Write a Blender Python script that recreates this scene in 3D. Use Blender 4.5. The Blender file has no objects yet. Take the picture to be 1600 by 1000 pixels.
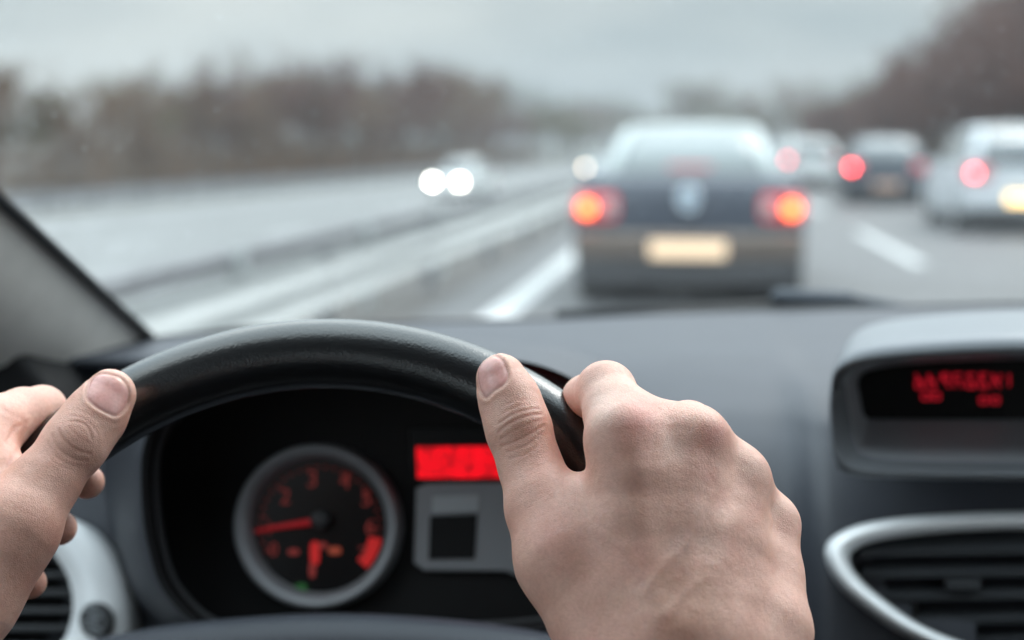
import bpy, bmesh, math, random
import numpy as np
from mathutils import Vector, Matrix, noise

SC = bpy.context.scene
COL = SC.collection
rad = math.radians

# ------------------------------------------------------------------ camera
EYE = Vector((0, 0, 1.2))
YAW, PITCH = rad(7.7), rad(-6.8)
F = 2222.2                                   # focal length in photo pixels (50 mm on 36 mm)
cam = bpy.data.cameras.new("camera")
cam.lens = 50; cam.sensor_width = 36
cam.clip_start = 0.02; cam.clip_end = 5000
cam.dof.use_dof = True
cam.dof.focus_distance = 0.592
cam.dof.aperture_fstop = 4.6
cam.dof.aperture_blades = 0
camo = bpy.data.objects.new("camera", cam)
camo.location = EYE
camo.rotation_euler = (rad(90) + PITCH, 0, YAW)
COL.objects.link(camo)
SC.camera = camo
FWD = Vector((-math.sin(YAW) * math.cos(PITCH), math.cos(YAW) * math.cos(PITCH), math.sin(PITCH)))
RGT = Vector((math.cos(YAW), math.sin(YAW), 0))
UPV = RGT.cross(FWD)

# ------------------------------------------------------------------ world, sun, exposure
w = bpy.data.worlds.new("World"); SC.world = w; w.use_nodes = True
nt = w.node_tree; N = nt.nodes; L = nt.links
bg = N["Background"]
sky = N.new("ShaderNodeTexSky"); sky.sky_type = 'NISHITA'; sky.sun_disc = False
sky.sun_elevation = rad(42); sky.sun_rotation = rad(35); sky.air_density = 1.5; sky.dust_density = 4
tc = N.new("ShaderNodeTexCoord")
mp = N.new("ShaderNodeMapping"); mp.inputs['Scale'].default_value = (1, 1, 3.2)
nz = N.new("ShaderNodeTexNoise"); nz.inputs['Scale'].default_value = 2.3; nz.inputs['Detail'].default_value = 3; nz.inputs['Roughness'].default_value = .5
cr = N.new("ShaderNodeValToRGB")
cr.color_ramp.elements[0].position = .36; cr.color_ramp.elements[0].color = (4.0, 5.15, 5.85, 1)
cr.color_ramp.elements[1].position = .62; cr.color_ramp.elements[1].color = (7.9, 8.6, 8.65, 1)
sx = N.new("ShaderNodeSeparateXYZ")
mr = N.new("ShaderNodeMapRange"); mr.inputs['From Min'].default_value = 0.12; mr.inputs['From Max'].default_value = .7
mr.inputs['To Min'].default_value = 1.0; mr.inputs['To Max'].default_value = 6.2
mul = N.new("ShaderNodeVectorMath"); mul.operation = 'SCALE'
mx = N.new("ShaderNodeMix"); mx.data_type = 'RGBA'; mx.inputs[0].default_value = .85
L.new(tc.outputs['Generated'], mp.inputs[0]); L.new(mp.outputs[0], nz.inputs['Vector'])
L.new(nz.outputs['Fac'], cr.inputs[0]); L.new(tc.outputs['Generated'], sx.inputs[0])
L.new(sx.outputs['Z'], mr.inputs['Value']); L.new(cr.outputs[0], mul.inputs[0]); L.new(mr.outputs[0], mul.inputs['Scale'])
L.new(sky.outputs[0], mx.inputs[6]); L.new(mul.outputs[0], mx.inputs[7]); L.new(mx.outputs[2], bg.inputs[0])
bg.inputs[1].default_value = .085
sun = bpy.data.lights.new("sun", 'SUN'); sun.energy = 1.5; sun.angle = rad(25); sun.color = (1, .96, .91)
suno = bpy.data.objects.new("sun", sun); COL.objects.link(suno)
# sun stands ahead of the car, high and to the right
sd = Vector((math.sin(rad(35)) * math.cos(rad(48)), math.cos(rad(35)) * math.cos(rad(48)), math.sin(rad(48))))
suno.rotation_euler = (-sd).to_track_quat('-Z', 'Y').to_euler()
SC.view_settings.view_transform = 'Standard'; SC.view_settings.look = 'None'
SC.view_settings.exposure = 0.08; SC.view_settings.gamma = 1
SC.render.engine = 'CYCLES'
SC.cycles.use_denoising = True
SC.cycles.max_bounces = 6; SC.cycles.diffuse_bounces = 3; SC.cycles.glossy_bounces = 3
SC.cycles.transparent_max_bounces = 12; SC.cycles.volume_bounces = 0
SC.cycles.sample_clamp_indirect = 4

# ------------------------------------------------------------------ measuring helpers
def ray(px, py):
    return FWD + RGT * ((px - 800) / F) - UPV * ((py - 500) / F)
def P(px, py, d):                            # point seen at a photo pixel, at depth d along the view axis
    return EYE + ray(px, py) * d
class Plane:
    """a real plane in the car; at() gives the point of it seen at a photo pixel"""
    def __init__(s, o, n): s.o = Vector(o); s.n = Vector(n).normalized()
    def at(s, px, py, off=0):
        r = ray(px, py); t = (s.o - EYE).dot(s.n) / r.dot(s.n)
        return EYE + r * t + s.n * off
def proj(V):                                 # numpy points -> photo px, py, depth
    D = V - np.array(EYE)
    d = D @ np.array(FWD)
    return 800 + F * (D @ np.array(RGT)) / d, 500 - F * (D @ np.array(UPV)) / d, d

# ------------------------------------------------------------------ object helpers
def link(name, me, mat=None, parent=None, smooth=True):
    o = bpy.data.objects.new(name, me); COL.objects.link(o)
    if mat is not None:
        for m in (mat if isinstance(mat, (list, tuple)) else [mat]): me.materials.append(m)
    if smooth and len(me.polygons): me.polygons.foreach_set('use_smooth', [True] * len(me.polygons))
    if parent is not None: o.parent = parent
    return o
def meshobj(name, verts, faces, mat=None, parent=None, smooth=True):
    me = bpy.data.meshes.new(name); me.from_pydata([tuple(v) for v in verts], [], faces); me.update()
    return link(name, me, mat, parent, smooth)
def bmobj(name, bm, mat=None, parent=None, smooth=True, recalc=True):
    if recalc: bmesh.ops.recalc_face_normals(bm, faces=bm.faces)
    me = bpy.data.meshes.new(name); bm.to_mesh(me); bm.free()
    return link(name, me, mat, parent, smooth)
def tag(o, label=None, cat=None, group=None, kind=None):
    if label: o['label'] = label
    if cat: o['category'] = cat
    if group: o['group'] = group
    if kind: o['kind'] = kind
    return o
def empty(name, loc=(0, 0, 0), rz=0, **k):
    o = bpy.data.objects.new(name, None); COL.objects.link(o); o.location = loc; o.rotation_euler = (0, 0, rz)
    o.empty_display_size = .05
    return tag(o, **k)
def copy_tree(o, parent=None):
    c = o.copy(); COL.objects.link(c); c.parent = parent
    for ch in list(o.children): copy_tree(ch, c)
    return c
def auto_sharp(o, ang=35):
    me = o.data
    bm = bmesh.new(); bm.from_mesh(me)
    for e in bm.edges:
        if len(e.link_faces) == 2 and e.calc_face_angle(0) > rad(ang): e.smooth = False
    bm.to_mesh(me); bm.free(); return o
def bevel(o, wd, seg=2, ang=30):
    m = o.modifiers.new("bevel", 'BEVEL'); m.width = wd; m.segments = seg; m.limit_method = 'ANGLE'; m.angle_limit = rad(ang); return o
def subsurf(o, n=2):
    m = o.modifiers.new("sub", 'SUBSURF'); m.levels = n; m.render_levels = n; return o
def add_box(bm, lo, hi, M=None):
    vs = [bm.verts.new((x, y, z)) for x in (lo[0], hi[0]) for y in (lo[1], hi[1]) for z in (lo[2], hi[2])]
    for f in ((0,1,3,2),(4,6,7,5),(0,4,5,1),(2,3,7,6),(0,2,6,4),(1,5,7,3)): bm.faces.new([vs[i] for i in f])
    if M is not None: bmesh.ops.transform(bm, matrix=M, verts=vs)
    return vs
def add_tube(bm, pts, rs, n=10, closed=False, cap=True):
    pts = [Vector(p) for p in pts]; m = len(pts); rings = []
    ref = Vector((0, 0, 1))
    for i, p in enumerate(pts):
        a = pts[(i - 1) % m] if (closed or i > 0) else p; b = pts[(i + 1) % m] if (closed or i < m - 1) else p
        t = (b - a).normalized()
        u = t.cross(ref)
        if u.length < 1e-3: u = t.cross(Vector((1, 0, 0)))
        u.normalize(); v = u.cross(t); r = rs[i] if hasattr(rs, '__len__') else rs
        rings.append([bm.verts.new(p + (u * math.cos(2*math.pi*k/n) + v * math.sin(2*math.pi*k/n)) * r) for k in range(n)])
    for i in range(m if closed else m - 1):
        A, B = rings[i], rings[(i + 1) % m]
        for k in range(n): bm.faces.new((A[k], A[(k+1)%n], B[(k+1)%n], B[k]))
    if cap and not closed:
        bm.faces.new(rings[0][::-1]); bm.faces.new(rings[-1])
    return rings
def smooth_closed(pts, n=96):
    """closed Catmull-Rom through 2-D or 3-D points"""
    pts = [Vector(p) for p in pts]; m = len(pts); out = []
    for k in range(n):
        s = k * m / n; i = int(s); t = s - i
        p0, p1, p2, p3 = (pts[(i + j) % m] for j in (-1, 0, 1, 2))
        out.append(.5 * ((2*p1) + (p2 - p0)*t + (2*p0 - 5*p1 + 4*p2 - p3)*t*t + (3*p1 - p0 - 3*p2 + p3)*t**3))
    return out
def smooth_open(pts, n=60):
    pts = [Vector(p) for p in pts]; m = len(pts) - 1; out = []
    for k in range(n + 1):
        s = min(k * m / n, m - 1e-6); i = int(s); t = s - i
        p0, p1, p2, p3 = pts[max(i-1, 0)], pts[i], pts[i+1], pts[min(i+2, m)]
        out.append(.5 * ((2*p1) + (p2 - p0)*t + (2*p0 - 5*p1 + 4*p2 - p3)*t*t + (3*p1 - p0 - 3*p2 + p3)*t**3))
    return out
def slab(name, outline, plane, off, thick, mat, parent, bev=0, n=0, smooth=True):
    """solid plate: outline in photo pixels laid on a plane in the car, given thickness"""
    if n: outline = [(p.x, p.y) for p in smooth_closed([Vector((a, b, 0)) for a, b in outline], n)]
    front = [plane.at(a, b) + plane.n * off for a, b in outline]
    bm = bmesh.new()
    f = [bm.verts.new(p) for p in front]; b = [bm.verts.new(p - plane.n * thick) for p in front]
    bm.faces.new(f); bm.faces.new(b[::-1]); k = len(f)
    for i in range(k): bm.faces.new((f[i], b[i], b[(i+1)%k], f[(i+1)%k]))
    o = bmobj(name, bm, mat, parent, smooth); auto_sharp(o, 50)
    if bev: bevel(o, bev, 3, 40)
    return o
def rings_obj(name, rings, mat, parent=None, closed=True, sharp=0, flip=False):
    """skin between a list of equal-length closed outlines"""
    bm = bmesh.new(); R = [[bm.verts.new(p) for p in r] for r in rings]; k = len(R[0])
    for a, b in zip(R[:-1], R[1:]):
        for i in range(k if closed else k - 1): bm.faces.new((a[i], a[(i+1)%k], b[(i+1)%k], b[i]))
    o = bmobj(name, bm, mat, parent)
    if sharp: auto_sharp(o, sharp)
    return o

# ------------------------------------------------------------------ materials
MATS = {}
def mat(name, col, rough=.5, metal=0, spec=.5, coat=0, coat_rough=.1, bump=0, bscale=100, var=0, vscale=5, emit=None, es=0, detail=3):
    m = bpy.data.materials.new(name); m.use_nodes = True; n = m.node_tree.nodes; l = m.node_tree.links
    b = n['Principled BSDF']
    b.inputs['Base Color'].default_value = (*col, 1); b.inputs['Roughness'].default_value = rough
    b.inputs['Metallic'].default_value = metal; b.inputs['Specular IOR Level'].default_value = spec
    b.inputs['Coat Weight'].default_value = coat; b.inputs['Coat Roughness'].default_value = coat_rough
    if emit: b.inputs['Emission Color'].default_value = (*emit, 1); b.inputs['Emission Strength'].default_value = es
    tcn = n.new("ShaderNodeTexCoord")
    if var:
        t = n.new("ShaderNodeTexNoise"); t.inputs['Scale'].default_value = vscale; t.inputs['Detail'].default_value = 5
        r = n.new("ShaderNodeValToRGB"); r.color_ramp.elements[0].position = .3; r.color_ramp.elements[1].position = .7
        r.color_ramp.elements[0].color = (*[c * (1 - var) for c in col], 1); r.color_ramp.elements[1].color = (*[min(1, c * (1 + var)) for c in col], 1)
        l.new(tcn.outputs['Object'], t.inputs['Vector']); l.new(t.outputs['Fac'], r.inputs[0]); l.new(r.outputs[0], b.inputs['Base Color'])
    if bump:
        t = n.new("ShaderNodeTexNoise"); t.inputs['Scale'].default_value = bscale; t.inputs['Detail'].default_value = detail
        bp = n.new("ShaderNodeBump"); bp.inputs['Strength'].default_value = bump; bp.inputs['Distance'].default_value = 1 / bscale
        l.new(tcn.outputs['Object'], t.inputs['Vector']); l.new(t.outputs['Fac'], bp.inputs['Height']); l.new(bp.outputs[0], b.inputs['Normal'])
    MATS[name] = m; return m
M_dash = mat("grained grey plastic", (.044, .049, .062), .55, bump=.25, bscale=900, var=.06, vscale=30)
M_dash_dark = mat("dark grained plastic", (.045, .047, .052), .6, bump=.25, bscale=900)
M_black = mat("matt black plastic", (.008, .008, .009), .7, spec=.25)
M_gloss = mat("black gauge glass", (.003, .003, .004), .3, spec=.2)
M_silver = mat("satin silver paint", (.90, .92, .94), .28, metal=0, coat=.5, var=.04, vscale=40)
M_grey = mat("grey satin trim", (.26, .27, .29), .42, metal=.3)
M_pillar = mat("pillar trim", (.52, .49, .46), .75, bump=.15, bscale=700, var=.05, vscale=60)
M_seal = mat("rubber seal", (.012, .012, .014), .55)
M_red = mat("lit red numerals", (.3, .01, .01), .5, emit=(1, .02, .02), es=.3)
M_reddim = mat("dim red numerals", (.3, .02, .02), .5, emit=(1, .13, .10), es=.075)
M_orange = mat("orange gauge marks", (.3, .05, .02), .5, emit=(1, .16, .08), es=.14)
M_needle = mat("gauge needle", (.3, .01, .01), .5, emit=(1, .03, .05), es=.13)
M_green = mat("green telltale", (.02, .1, .02), .5, emit=(.1, .7, .15), es=.05)

# leather for the rim
def leather():
    m = mat("black grained leather", (.0045, .005, .0065), .45, spec=.25)
    n = m.node_tree.nodes; l = m.node_tree.links; b = n['Principled BSDF']
    tcn = n.new("ShaderNodeTexCoord")
    v = n.new("ShaderNodeTexVoronoi"); v.inputs['Scale'].default_value = 1100; v.feature = 'F1'
    t = n.new("ShaderNodeTexNoise"); t.inputs['Scale'].default_value = 420; t.inputs['Detail'].default_value = 4
    a = n.new("ShaderNodeMath"); a.operation = 'ADD'
    bp = n.new("ShaderNodeBump"); bp.inputs['Strength'].default_value = .16; bp.inputs['Distance'].default_value = .0005
    l.new(tcn.outputs['Object'], v.inputs['Vector']); l.new(tcn.outputs['Object'], t.inputs['Vector'])
    l.new(v.outputs['Distance'], a.inputs[0]); l.new(t.outputs['Fac'], a.inputs[1]); l.new(a.outputs[0], bp.inputs['Height'])
    l.new(bp.outputs[0], b.inputs['Normal'])
    b.inputs['Coat Weight'].default_value = 1; b.inputs['Coat Roughness'].default_value = .2; b.inputs['Coat IOR'].default_value = 1.6; l.new(bp.outputs[0], b.inputs['Coat Normal'])
    return m
M_leather = leather()

# skin: colours come from a vertex attribute (redness of knuckles, nails, mottling)
def skin_mat():
    m = bpy.data.materials.new("skin"); m.use_nodes = True; n = m.node_tree.nodes; l = m.node_tree.links; b = n['Principled BSDF']
    at = n.new("ShaderNodeVertexColor"); at.layer_name = "tone"
    tcn = n.new("ShaderNodeTexCoord")
    t = n.new("ShaderNodeTexNoise"); t.inputs['Scale'].default_value = 55; t.inputs['Detail'].default_value = 5; t.inputs['Roughness'].default_value = .6
    r = n.new("ShaderNodeValToRGB"); r.color_ramp.elements[0].position = .32; r.color_ramp.elements[1].position = .68
    r.color_ramp.elements[0].color = (.95, .84, .81, 1); r.color_ramp.elements[1].color = (1.09, 1.07, 1.06, 1)
    t2 = n.new("ShaderNodeTexNoise"); t2.inputs['Scale'].default_value = 700; t2.inputs['Detail'].default_value = 3
    r2 = n.new("ShaderNodeValToRGB"); r2.color_ramp.elements[0].position = .3; r2.color_ramp.elements[1].position = .65
    r2.color_ramp.elements[0].color = (.9, .85, .83, 1); r2.color_ramp.elements[1].color = (1.03, 1.03, 1.03, 1)
    m1 = n.new("ShaderNodeMix"); m1.data_type = 'RGBA'; m1.blend_type = 'MULTIPLY'; m1.inputs[0].default_value = 1; m1.clamp_result = False
    m2 = n.new("ShaderNodeMix"); m2.data_type = 'RGBA'; m2.blend_type = 'MULTIPLY'; m2.inputs[0].default_value = .7
    l.new(tcn.outputs['Object'], t.inputs['Vector']); l.new(tcn.outputs['Object'], t2.inputs['Vector'])
    l.new(t.outputs['Fac'], r.inputs[0]); l.new(t2.outputs['Fac'], r2.inputs[0])
    l.new(at.outputs['Color'], m1.inputs[6]); l.new(r.outputs[0], m1.inputs[7])
    l.new(m1.outputs[2], m2.inputs[6]); l.new(r2.outputs[0], m2.inputs[7]); l.new(m2.outputs[2], b.inputs['Base Color'])
    # fine skin relief; alpha of the tone attribute switches it off on the nails
    v = n.new("ShaderNodeTexVoronoi"); v.inputs['Scale'].default_value = 1150; v.feature = 'DISTANCE_TO_EDGE'
    mpn = n.new("ShaderNodeMapping"); mpn.inputs['Scale'].default_value = (.7, 1, 1.5)
    nw = n.new("ShaderNodeTexNoise"); nw.inputs['Scale'].default_value = 260; nw.inputs['Detail'].default_value = 3
    ad = n.new("ShaderNodeMath"); ad.operation = 'MULTIPLY_ADD'; ad.inputs[1].default_value = .9
    l.new(tcn.outputs['Object'], mpn.inputs[0]); l.new(mpn.outputs[0], v.inputs['Vector']); l.new(tcn.outputs['Object'], nw.inputs['Vector'])
    l.new(v.outputs['Distance'], ad.inputs[0]); l.new(nw.outputs['Fac'], ad.inputs[2])
    bp = n.new("ShaderNodeBump"); bp.inputs['Distance'].default_value = .0006
    mm = n.new("ShaderNodeMath"); mm.operation = 'MULTIPLY'; mm.inputs[1].default_value = .5
    l.new(at.outputs['Alpha'], mm.inputs[0]); l.new(mm.outputs[0], bp.inputs['Strength'])
    l.new(ad.outputs[0], bp.inputs['Height']); l.new(bp.outputs[0], b.inputs['Normal'])
    rr = n.new("ShaderNodeMapRange"); rr.inputs['To Min'].default_value = .22; rr.inputs['To Max'].default_value = .43
    l.new(at.outputs['Alpha'], rr.inputs['Value']); l.new(rr.outputs[0], b.inputs['Roughness'])
    b.inputs['Specular IOR Level'].default_value = .55
    b.inputs['Subsurface Weight'].default_value = .32; b.inputs['Subsurface Radius'].default_value = (1.0, .38, .22); b.inputs['Subsurface Scale'].default_value = .0045
    return m
M_skin = skin_mat()
# ------------------------------------------------------------------ steering wheel geometry
TILT, WYAW = rad(28.5), rad(2.3)
WX = Vector((math.cos(WYAW), math.sin(WYAW), 0))
WN = Vector((math.sin(WYAW) * math.cos(TILT), -math.cos(WYAW) * math.cos(TILT), math.sin(TILT)))   # wheel axis, towards the driver
WU = WN.cross(WX)                                       # "up" in the wheel plane
WC = P(460, 1167, .5902)
RR, RT = .1741, .0155                                   # rim centre radius, grip radius
def W(phi, r_off=0, n_off=0):
    """point near the rim: phi degrees clockwise from the top, r_off outward, n_off towards the driver"""
    a = rad(phi); return WC + (WX * math.sin(a) + WU * math.cos(a)) * (RR + r_off) + WN * n_off
def wphi(p):
    d = Vector(p) - WC; return math.degrees(math.atan2(d.dot(WX), d.dot(WU)))

# ------------------------------------------------------------------ implicit-surface modelling (hands, arms)
class Field:
    def __init__(s, lo, hi, h):
        s.lo = np.array(lo, float); s.h = h
        s.n = np.ceil((np.array(hi) - s.lo) / h).astype(int) + 1
        s.d = np.full(s.n, .05, np.float32)
    def _box(s, a, b, m):
        lo = np.minimum(a, b) - m; hi = np.maximum(a, b) + m
        i0 = np.clip(np.floor((lo - s.lo) / s.h).astype(int), 0, s.n); i1 = np.clip(np.ceil((hi - s.lo) / s.h).astype(int) + 1, 0, s.n)
        return i0, i1
    def _pts(s, i0, i1):
        g = [s.lo[k] + s.h * np.arange(i0[k], i1[k]) for k in range(3)]
        return g[0][:, None, None], g[1][None, :, None], g[2][None, None, :]
    def _cone(s, X, a, b, ra, rb):
        ab = b - a; L2 = float(ab @ ab) + 1e-12
        t = np.clip(((X[0] - a[0]) * ab[0] + (X[1] - a[1]) * ab[1] + (X[2] - a[2]) * ab[2]) / L2, 0, 1)
        q = np.sqrt((X[0] - a[0] - t * ab[0]) ** 2 + (X[1] - a[1] - t * ab[1]) ** 2 + (X[2] - a[2] - t * ab[2]) ** 2)
        return q - (ra + (rb - ra) * t)
    @staticmethod
    def smin(a, b, k):
        hh = np.clip(.5 + .5 * (b - a) / k, 0, 1)
        return b + (a - b) * hh - k * hh * (1 - hh)
    def chain(s, pts, rs, k=.008, kin=.003):
        pts = [np.array(p, float) for p in pts]
        m = max(rs) + k * 2 + .012
        a = np.min(pts, axis=0); b = np.max(pts, axis=0); i0, i1 = s._box(a, b, m)
        if np.any(i1 <= i0): return
        X = s._pts(i0, i1); d = None
        for p, q, r1, r2 in zip(pts[:-1], pts[1:], rs[:-1], rs[1:]):
            e = s._cone(X, p, q, r1, r2); d = e if d is None else s.smin(d, e, kin)
        sl = tuple(slice(i0[j], i1[j]) for j in range(3))
        s.d[sl] = s.smin(s.d[sl], d.astype(np.float32), k)
    def ball(s, p, r, k=.006):
        s.chain([p, np.array(p) + 1e-5], [r, r], k)
    def carve(s, pts, r, k=.003):
        pts = [np.array(p, float) for p in pts]
        a = np.min(pts, axis=0); b = np.max(pts, axis=0); i0, i1 = s._box(a, b, r + k * 2 + .006)
        X = s._pts(i0, i1); d = None
        for p, q in zip(pts[:-1], pts[1:]):
            e = s._cone(X, p, q, r, r); d = e if d is None else np.minimum(d, e)
        sl = tuple(slice(i0[j], i1[j]) for j in range(3))
        s.d[sl] = -s.smin(-s.d[sl], d.astype(np.float32), k)
    def carve_torus(s, r, k=.002):
        c = np.array(WC); i0, i1 = np.zeros(3, int), s.n
        X = s._pts(i0, i1)
        dx, dy, dz = X[0] - c[0], X[1] - c[1], X[2] - c[2]
        hn = dx * WN[0] + dy * WN[1] + dz * WN[2]
        rho = np.sqrt(np.maximum(dx * dx + dy * dy + dz * dz - hn * hn, 0))
        d = np.sqrt((rho - RR) ** 2 + hn ** 2) - r
        s.d = -s.smin(-s.d, d.astype(np.float32), k)
    def mesh(s):
        d = s.d; n = s.n; ins = d < 0
        c = [ins[i:n[0]-1+i, j:n[1]-1+j, k:n[2]-1+k] for i in (0, 1) for j in (0, 1) for k in (0, 1)]
        cnt = sum(x.astype(np.int8) for x in c)
        act = (cnt > 0) & (cnt < 8); idx = np.argwhere(act)
        vid = -np.ones(act.shape, np.int64); vid[act] = np.arange(len(idx))
        acc = np.zeros((len(idx), 3)); num = np.zeros(len(idx))
        for ax in range(3):
            o1, o2 = [k for k in range(3) if k != ax]
            for u in (0, 1):
                for v in (0, 1):
                    A = idx.copy(); A[:, o1] += u; A[:, o2] += v; B = A.copy(); B[:, ax] += 1
                    da = d[A[:, 0], A[:, 1], A[:, 2]]; db = d[B[:, 0], B[:, 1], B[:, 2]]
                    m = (da < 0) != (db < 0); t = np.where(m, da / np.where(m, da - db, 1), 0)
                    pt = A.astype(float); pt[:, ax] += t
                    acc[m] += pt[m]; num[m] += 1
        V = s.lo + s.h * acc / num[:, None]
        faces = []
        for ax in range(3):
            o1, o2 = [(1, 2), (2, 0), (0, 1)][ax]
            sl = [slice(1, n[k] - 1) for k in range(3)]
            sa = sl.copy(); sb = sl.copy(); sa[ax] = slice(0, n[ax] - 1); sb[ax] = slice(1, n[ax])
            a, b = ins[tuple(sa)], ins[tuple(sb)]
            e = np.argwhere(a != b); off = np.ones(3, int); off[ax] = 0; e = e + off
            flip = ins[e[:, 0], e[:, 1], e[:, 2]]
            def cid(u, v):
                q = e.copy(); q[:, o1] -= u; q[:, o2] -= v; return vid[q[:, 0], q[:, 1], q[:, 2]]
            Q = np.stack([cid(1, 1), cid(0, 1), cid(0, 0), cid(1, 0)], 1)
            Q[~flip] = Q[~flip][:, ::-1]; faces.append(Q)
        return V, np.concatenate(faces)
def vnormals(V, Fc):
    n = np.cross(V[Fc[:, 2]] - V[Fc[:, 0]], V[Fc[:, 3]] - V[Fc[:, 1]])
    N_ = np.zeros_like(V)
    for k in range(4): np.add.at(N_, Fc[:, k], n)
    return N_ / (np.linalg.norm(N_, axis=1, keepdims=True) + 1e-12)
def relax(V, Fc, it=2, lam=.5):
    for _ in range(it):
        s = np.zeros_like(V); c = np.zeros(len(V))
        for k in range(4):
            for j in (1, 3):
                np.add.at(s, Fc[:, k], V[Fc[:, (k + j) % 4]]); np.add.at(c, Fc[:, k], 1)
        V = V + lam * (s / np.maximum(c, 1)[:, None] - V)
    return V
def seg_dist(x, y, pts):
    d = np.full(x.shape, 1e9)
    for (ax, ay), (bx, by) in zip(pts[:-1], pts[1:]):
        ex, ey = bx - ax, by - ay; t = np.clip(((x - ax) * ex + (y - ay) * ey) / (ex * ex + ey * ey + 1e-9), 0, 1)
        d = np.minimum(d, np.hypot(x - ax - t * ex, y - ay - t * ey))
    return d
def in_poly(x, y, pts):
    c = np.zeros(x.shape, bool); n = len(pts)
    for i in range(n):
        (x1, y1), (x2, y2) = pts[i], pts[(i + 1) % n]
        c ^= ((y1 > y) != (y2 > y)) & (x < (x2 - x1) * (y - y1) / (y2 - y1 + 1e-12) + x1)
    return c
def gauss(d, s): return np.exp(-(d / s) ** 2)
SKIN = np.array((.84, .53, .435))
HANDS = []
def finish_hand(field, nails, creases, ridges, tints, mottled=0):
    V, Fc = field.mesh()
    V = relax(V, Fc, 5)
    Nn = vnormals(V, Fc); px, py, dd = proj(V)
    view = (np.array(EYE) - V); view /= np.linalg.norm(view, axis=1, keepdims=True)
    facing = np.clip((Nn * view).sum(1) * 2.2 + .1, 0, 1)
    disp = np.zeros(len(V)); col = np.tile(SKIN, (len(V), 1)); alpha = np.ones(len(V))
    for pts, amp, wd in creases:            # fine folds: a groove with a soft lip beside it
        d = seg_dist(px, py, pts); disp += facing * amp * .35 * (-gauss(d, wd * 1.0) + .4 * gauss(d - wd * 2.2, wd * 1.4))
        g = (facing * gauss(d, wd * 1.1) * min(1, abs(amp) / .0006))[:, None]; col = col * (1 - g * np.array((.14, .24, .26)))
    for pts, amp, wd in ridges:
        d = seg_dist(px, py, pts); disp += facing * amp * .68 * gauss(d, wd * 1.2)
    for (cx, cy), sxx, tint, amt in tints:
        g = (facing * amt * gauss(np.hypot(px - cx, py - cy), sxx))[:, None]; col = col * (1 - g) + np.array(tint) * g
    for poly, axis in nails:
        poly2 = [(p.x, p.y) for p in smooth_closed([Vector((a, b, 0)) for a, b in poly], 48)]
        ins = in_poly(px, py, poly2); d = seg_dist(px, py, poly2 + poly2[:1]); sd = np.where(ins, -d, d)
        m = facing > .15
        inside = np.clip(-sd / 1.8, 0, 1) * m
        disp += m * (-.00042 * gauss(sd + .5, 2.2) + .00030 * gauss(sd - 5, 4.0)) - inside * .00005
        c = np.array((.76, .44, .41)); cen = np.mean(np.array(poly), axis=0)
        u = ((px - cen[0]) * axis[0] + (py - cen[1]) * axis[1]) / 30.0
        nc = c[None, :] * (1 + .0 * u[:, None]); tipm = np.clip((u - .75) * 3, 0, 1)[:, None]
        nc = nc * (1 - tipm) + np.array((.68, .43, .33)) * tipm
        basem = np.clip((-u - .45) * 2.2, 0, 1)[:, None]
        nc = nc * (1 - basem * .35) + np.array((.62, .44, .42)) * basem * .35
        col = col * (1 - inside[:, None]) + nc * inside[:, None]; alpha = alpha * (1 - inside * .93)
        eg = (gauss(sd - .8, 1.7) * m)[:, None] * .55; col = col * (1 - eg) + np.array((.44, .20, .155)) * eg
        fold = (gauss(sd - 4, 2.6) * m)[:, None] * .12; col = col * (1 - fold) + np.array((.68, .49, .40)) * fold
    V = V + Nn * disp[:, None]
    HANDS.append((V, Fc, col, alpha))

H = .0007
V3 = lambda *a: np.array(P(*a))
def warr(*a): return np.array(W(*a))

# ---- right hand: back of the hand to the camera, thumb laid along the near face of the rim
pts_r = dict(
    th0=V3(783, 592, .611), th1=V3(797, 628, .607), th2=V3(811, 672, .602), th3=V3(829, 730, .596), th4=V3(852, 792, .586), th5=V3(884, 872, .572), th6=V3(945, 965, .562),
    im=V3(975, 688, .574), mm=V3(1090, 688, .577), rm=V3(1156, 750, .587), pm=V3(1204, 820, .597),
    wr=V3(1020, 1120, .535), wl=V3(1130, 1120, .540))
lo = np.min(list(pts_r.values()), axis=0) - .05; hi = np.max(list(pts_r.values()), axis=0) + .05
lo[2] = float(P(1000, 1110, .55).z); hi[1] += .05; hi[0] += .02
fr = Field(lo, hi, H)
q = pts_r
# metacarpals and palm
fr.chain([q['im'], V3(985, 745, .569), V3(985, 820, .564), V3(1015, 1000, .550), q['wr']], [.0146, .0160, .0170, .0205, .021], .014)
fr.chain([q['mm'], V3(1075, 830, .563), V3(1065, 1000, .545), V3(1065, 1120, .536)], [.0116, .0162, .0200, .021], .014)
fr.chain([q['rm'], V3(1138, 850, .572), V3(1115, 1000, .552), V3(1100, 1120, .538)], [.0112, .0150, .0190, .020], .014)
fr.chain([q['pm'], V3(1196, 900, .585), V3(1192, 985, .568), V3(1150, 1120, .545)], [.0115, .0155, .0195, .021], .012)
fr.chain([V3(960, 780, .595), V3(1060, 800, .597), V3(1150, 880, .600)], [.014, .016, .014], .014)
fr.chain([V3(940, 860, .585), V3(1040, 950, .580), V3(1150, 960, .585)], [.02, .02, .018], .014)
# thumb with web
fr.chain([q['th5'], q['th6'], V3(985, 1050, .548)], [.0195, .022, .022], .014)
fr.chain([q['th0'], q['th1'], q['th2'], q['th3'], q['th4'], q['th5']], [.0108, .0122, .0130, .0124, .0158, .0195], .008, .006)
fr.chain([V3(866, 850, .585), V3(915, 822, .583), V3(965, 780, .578)], [.012, .013, .014], .008)
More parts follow.
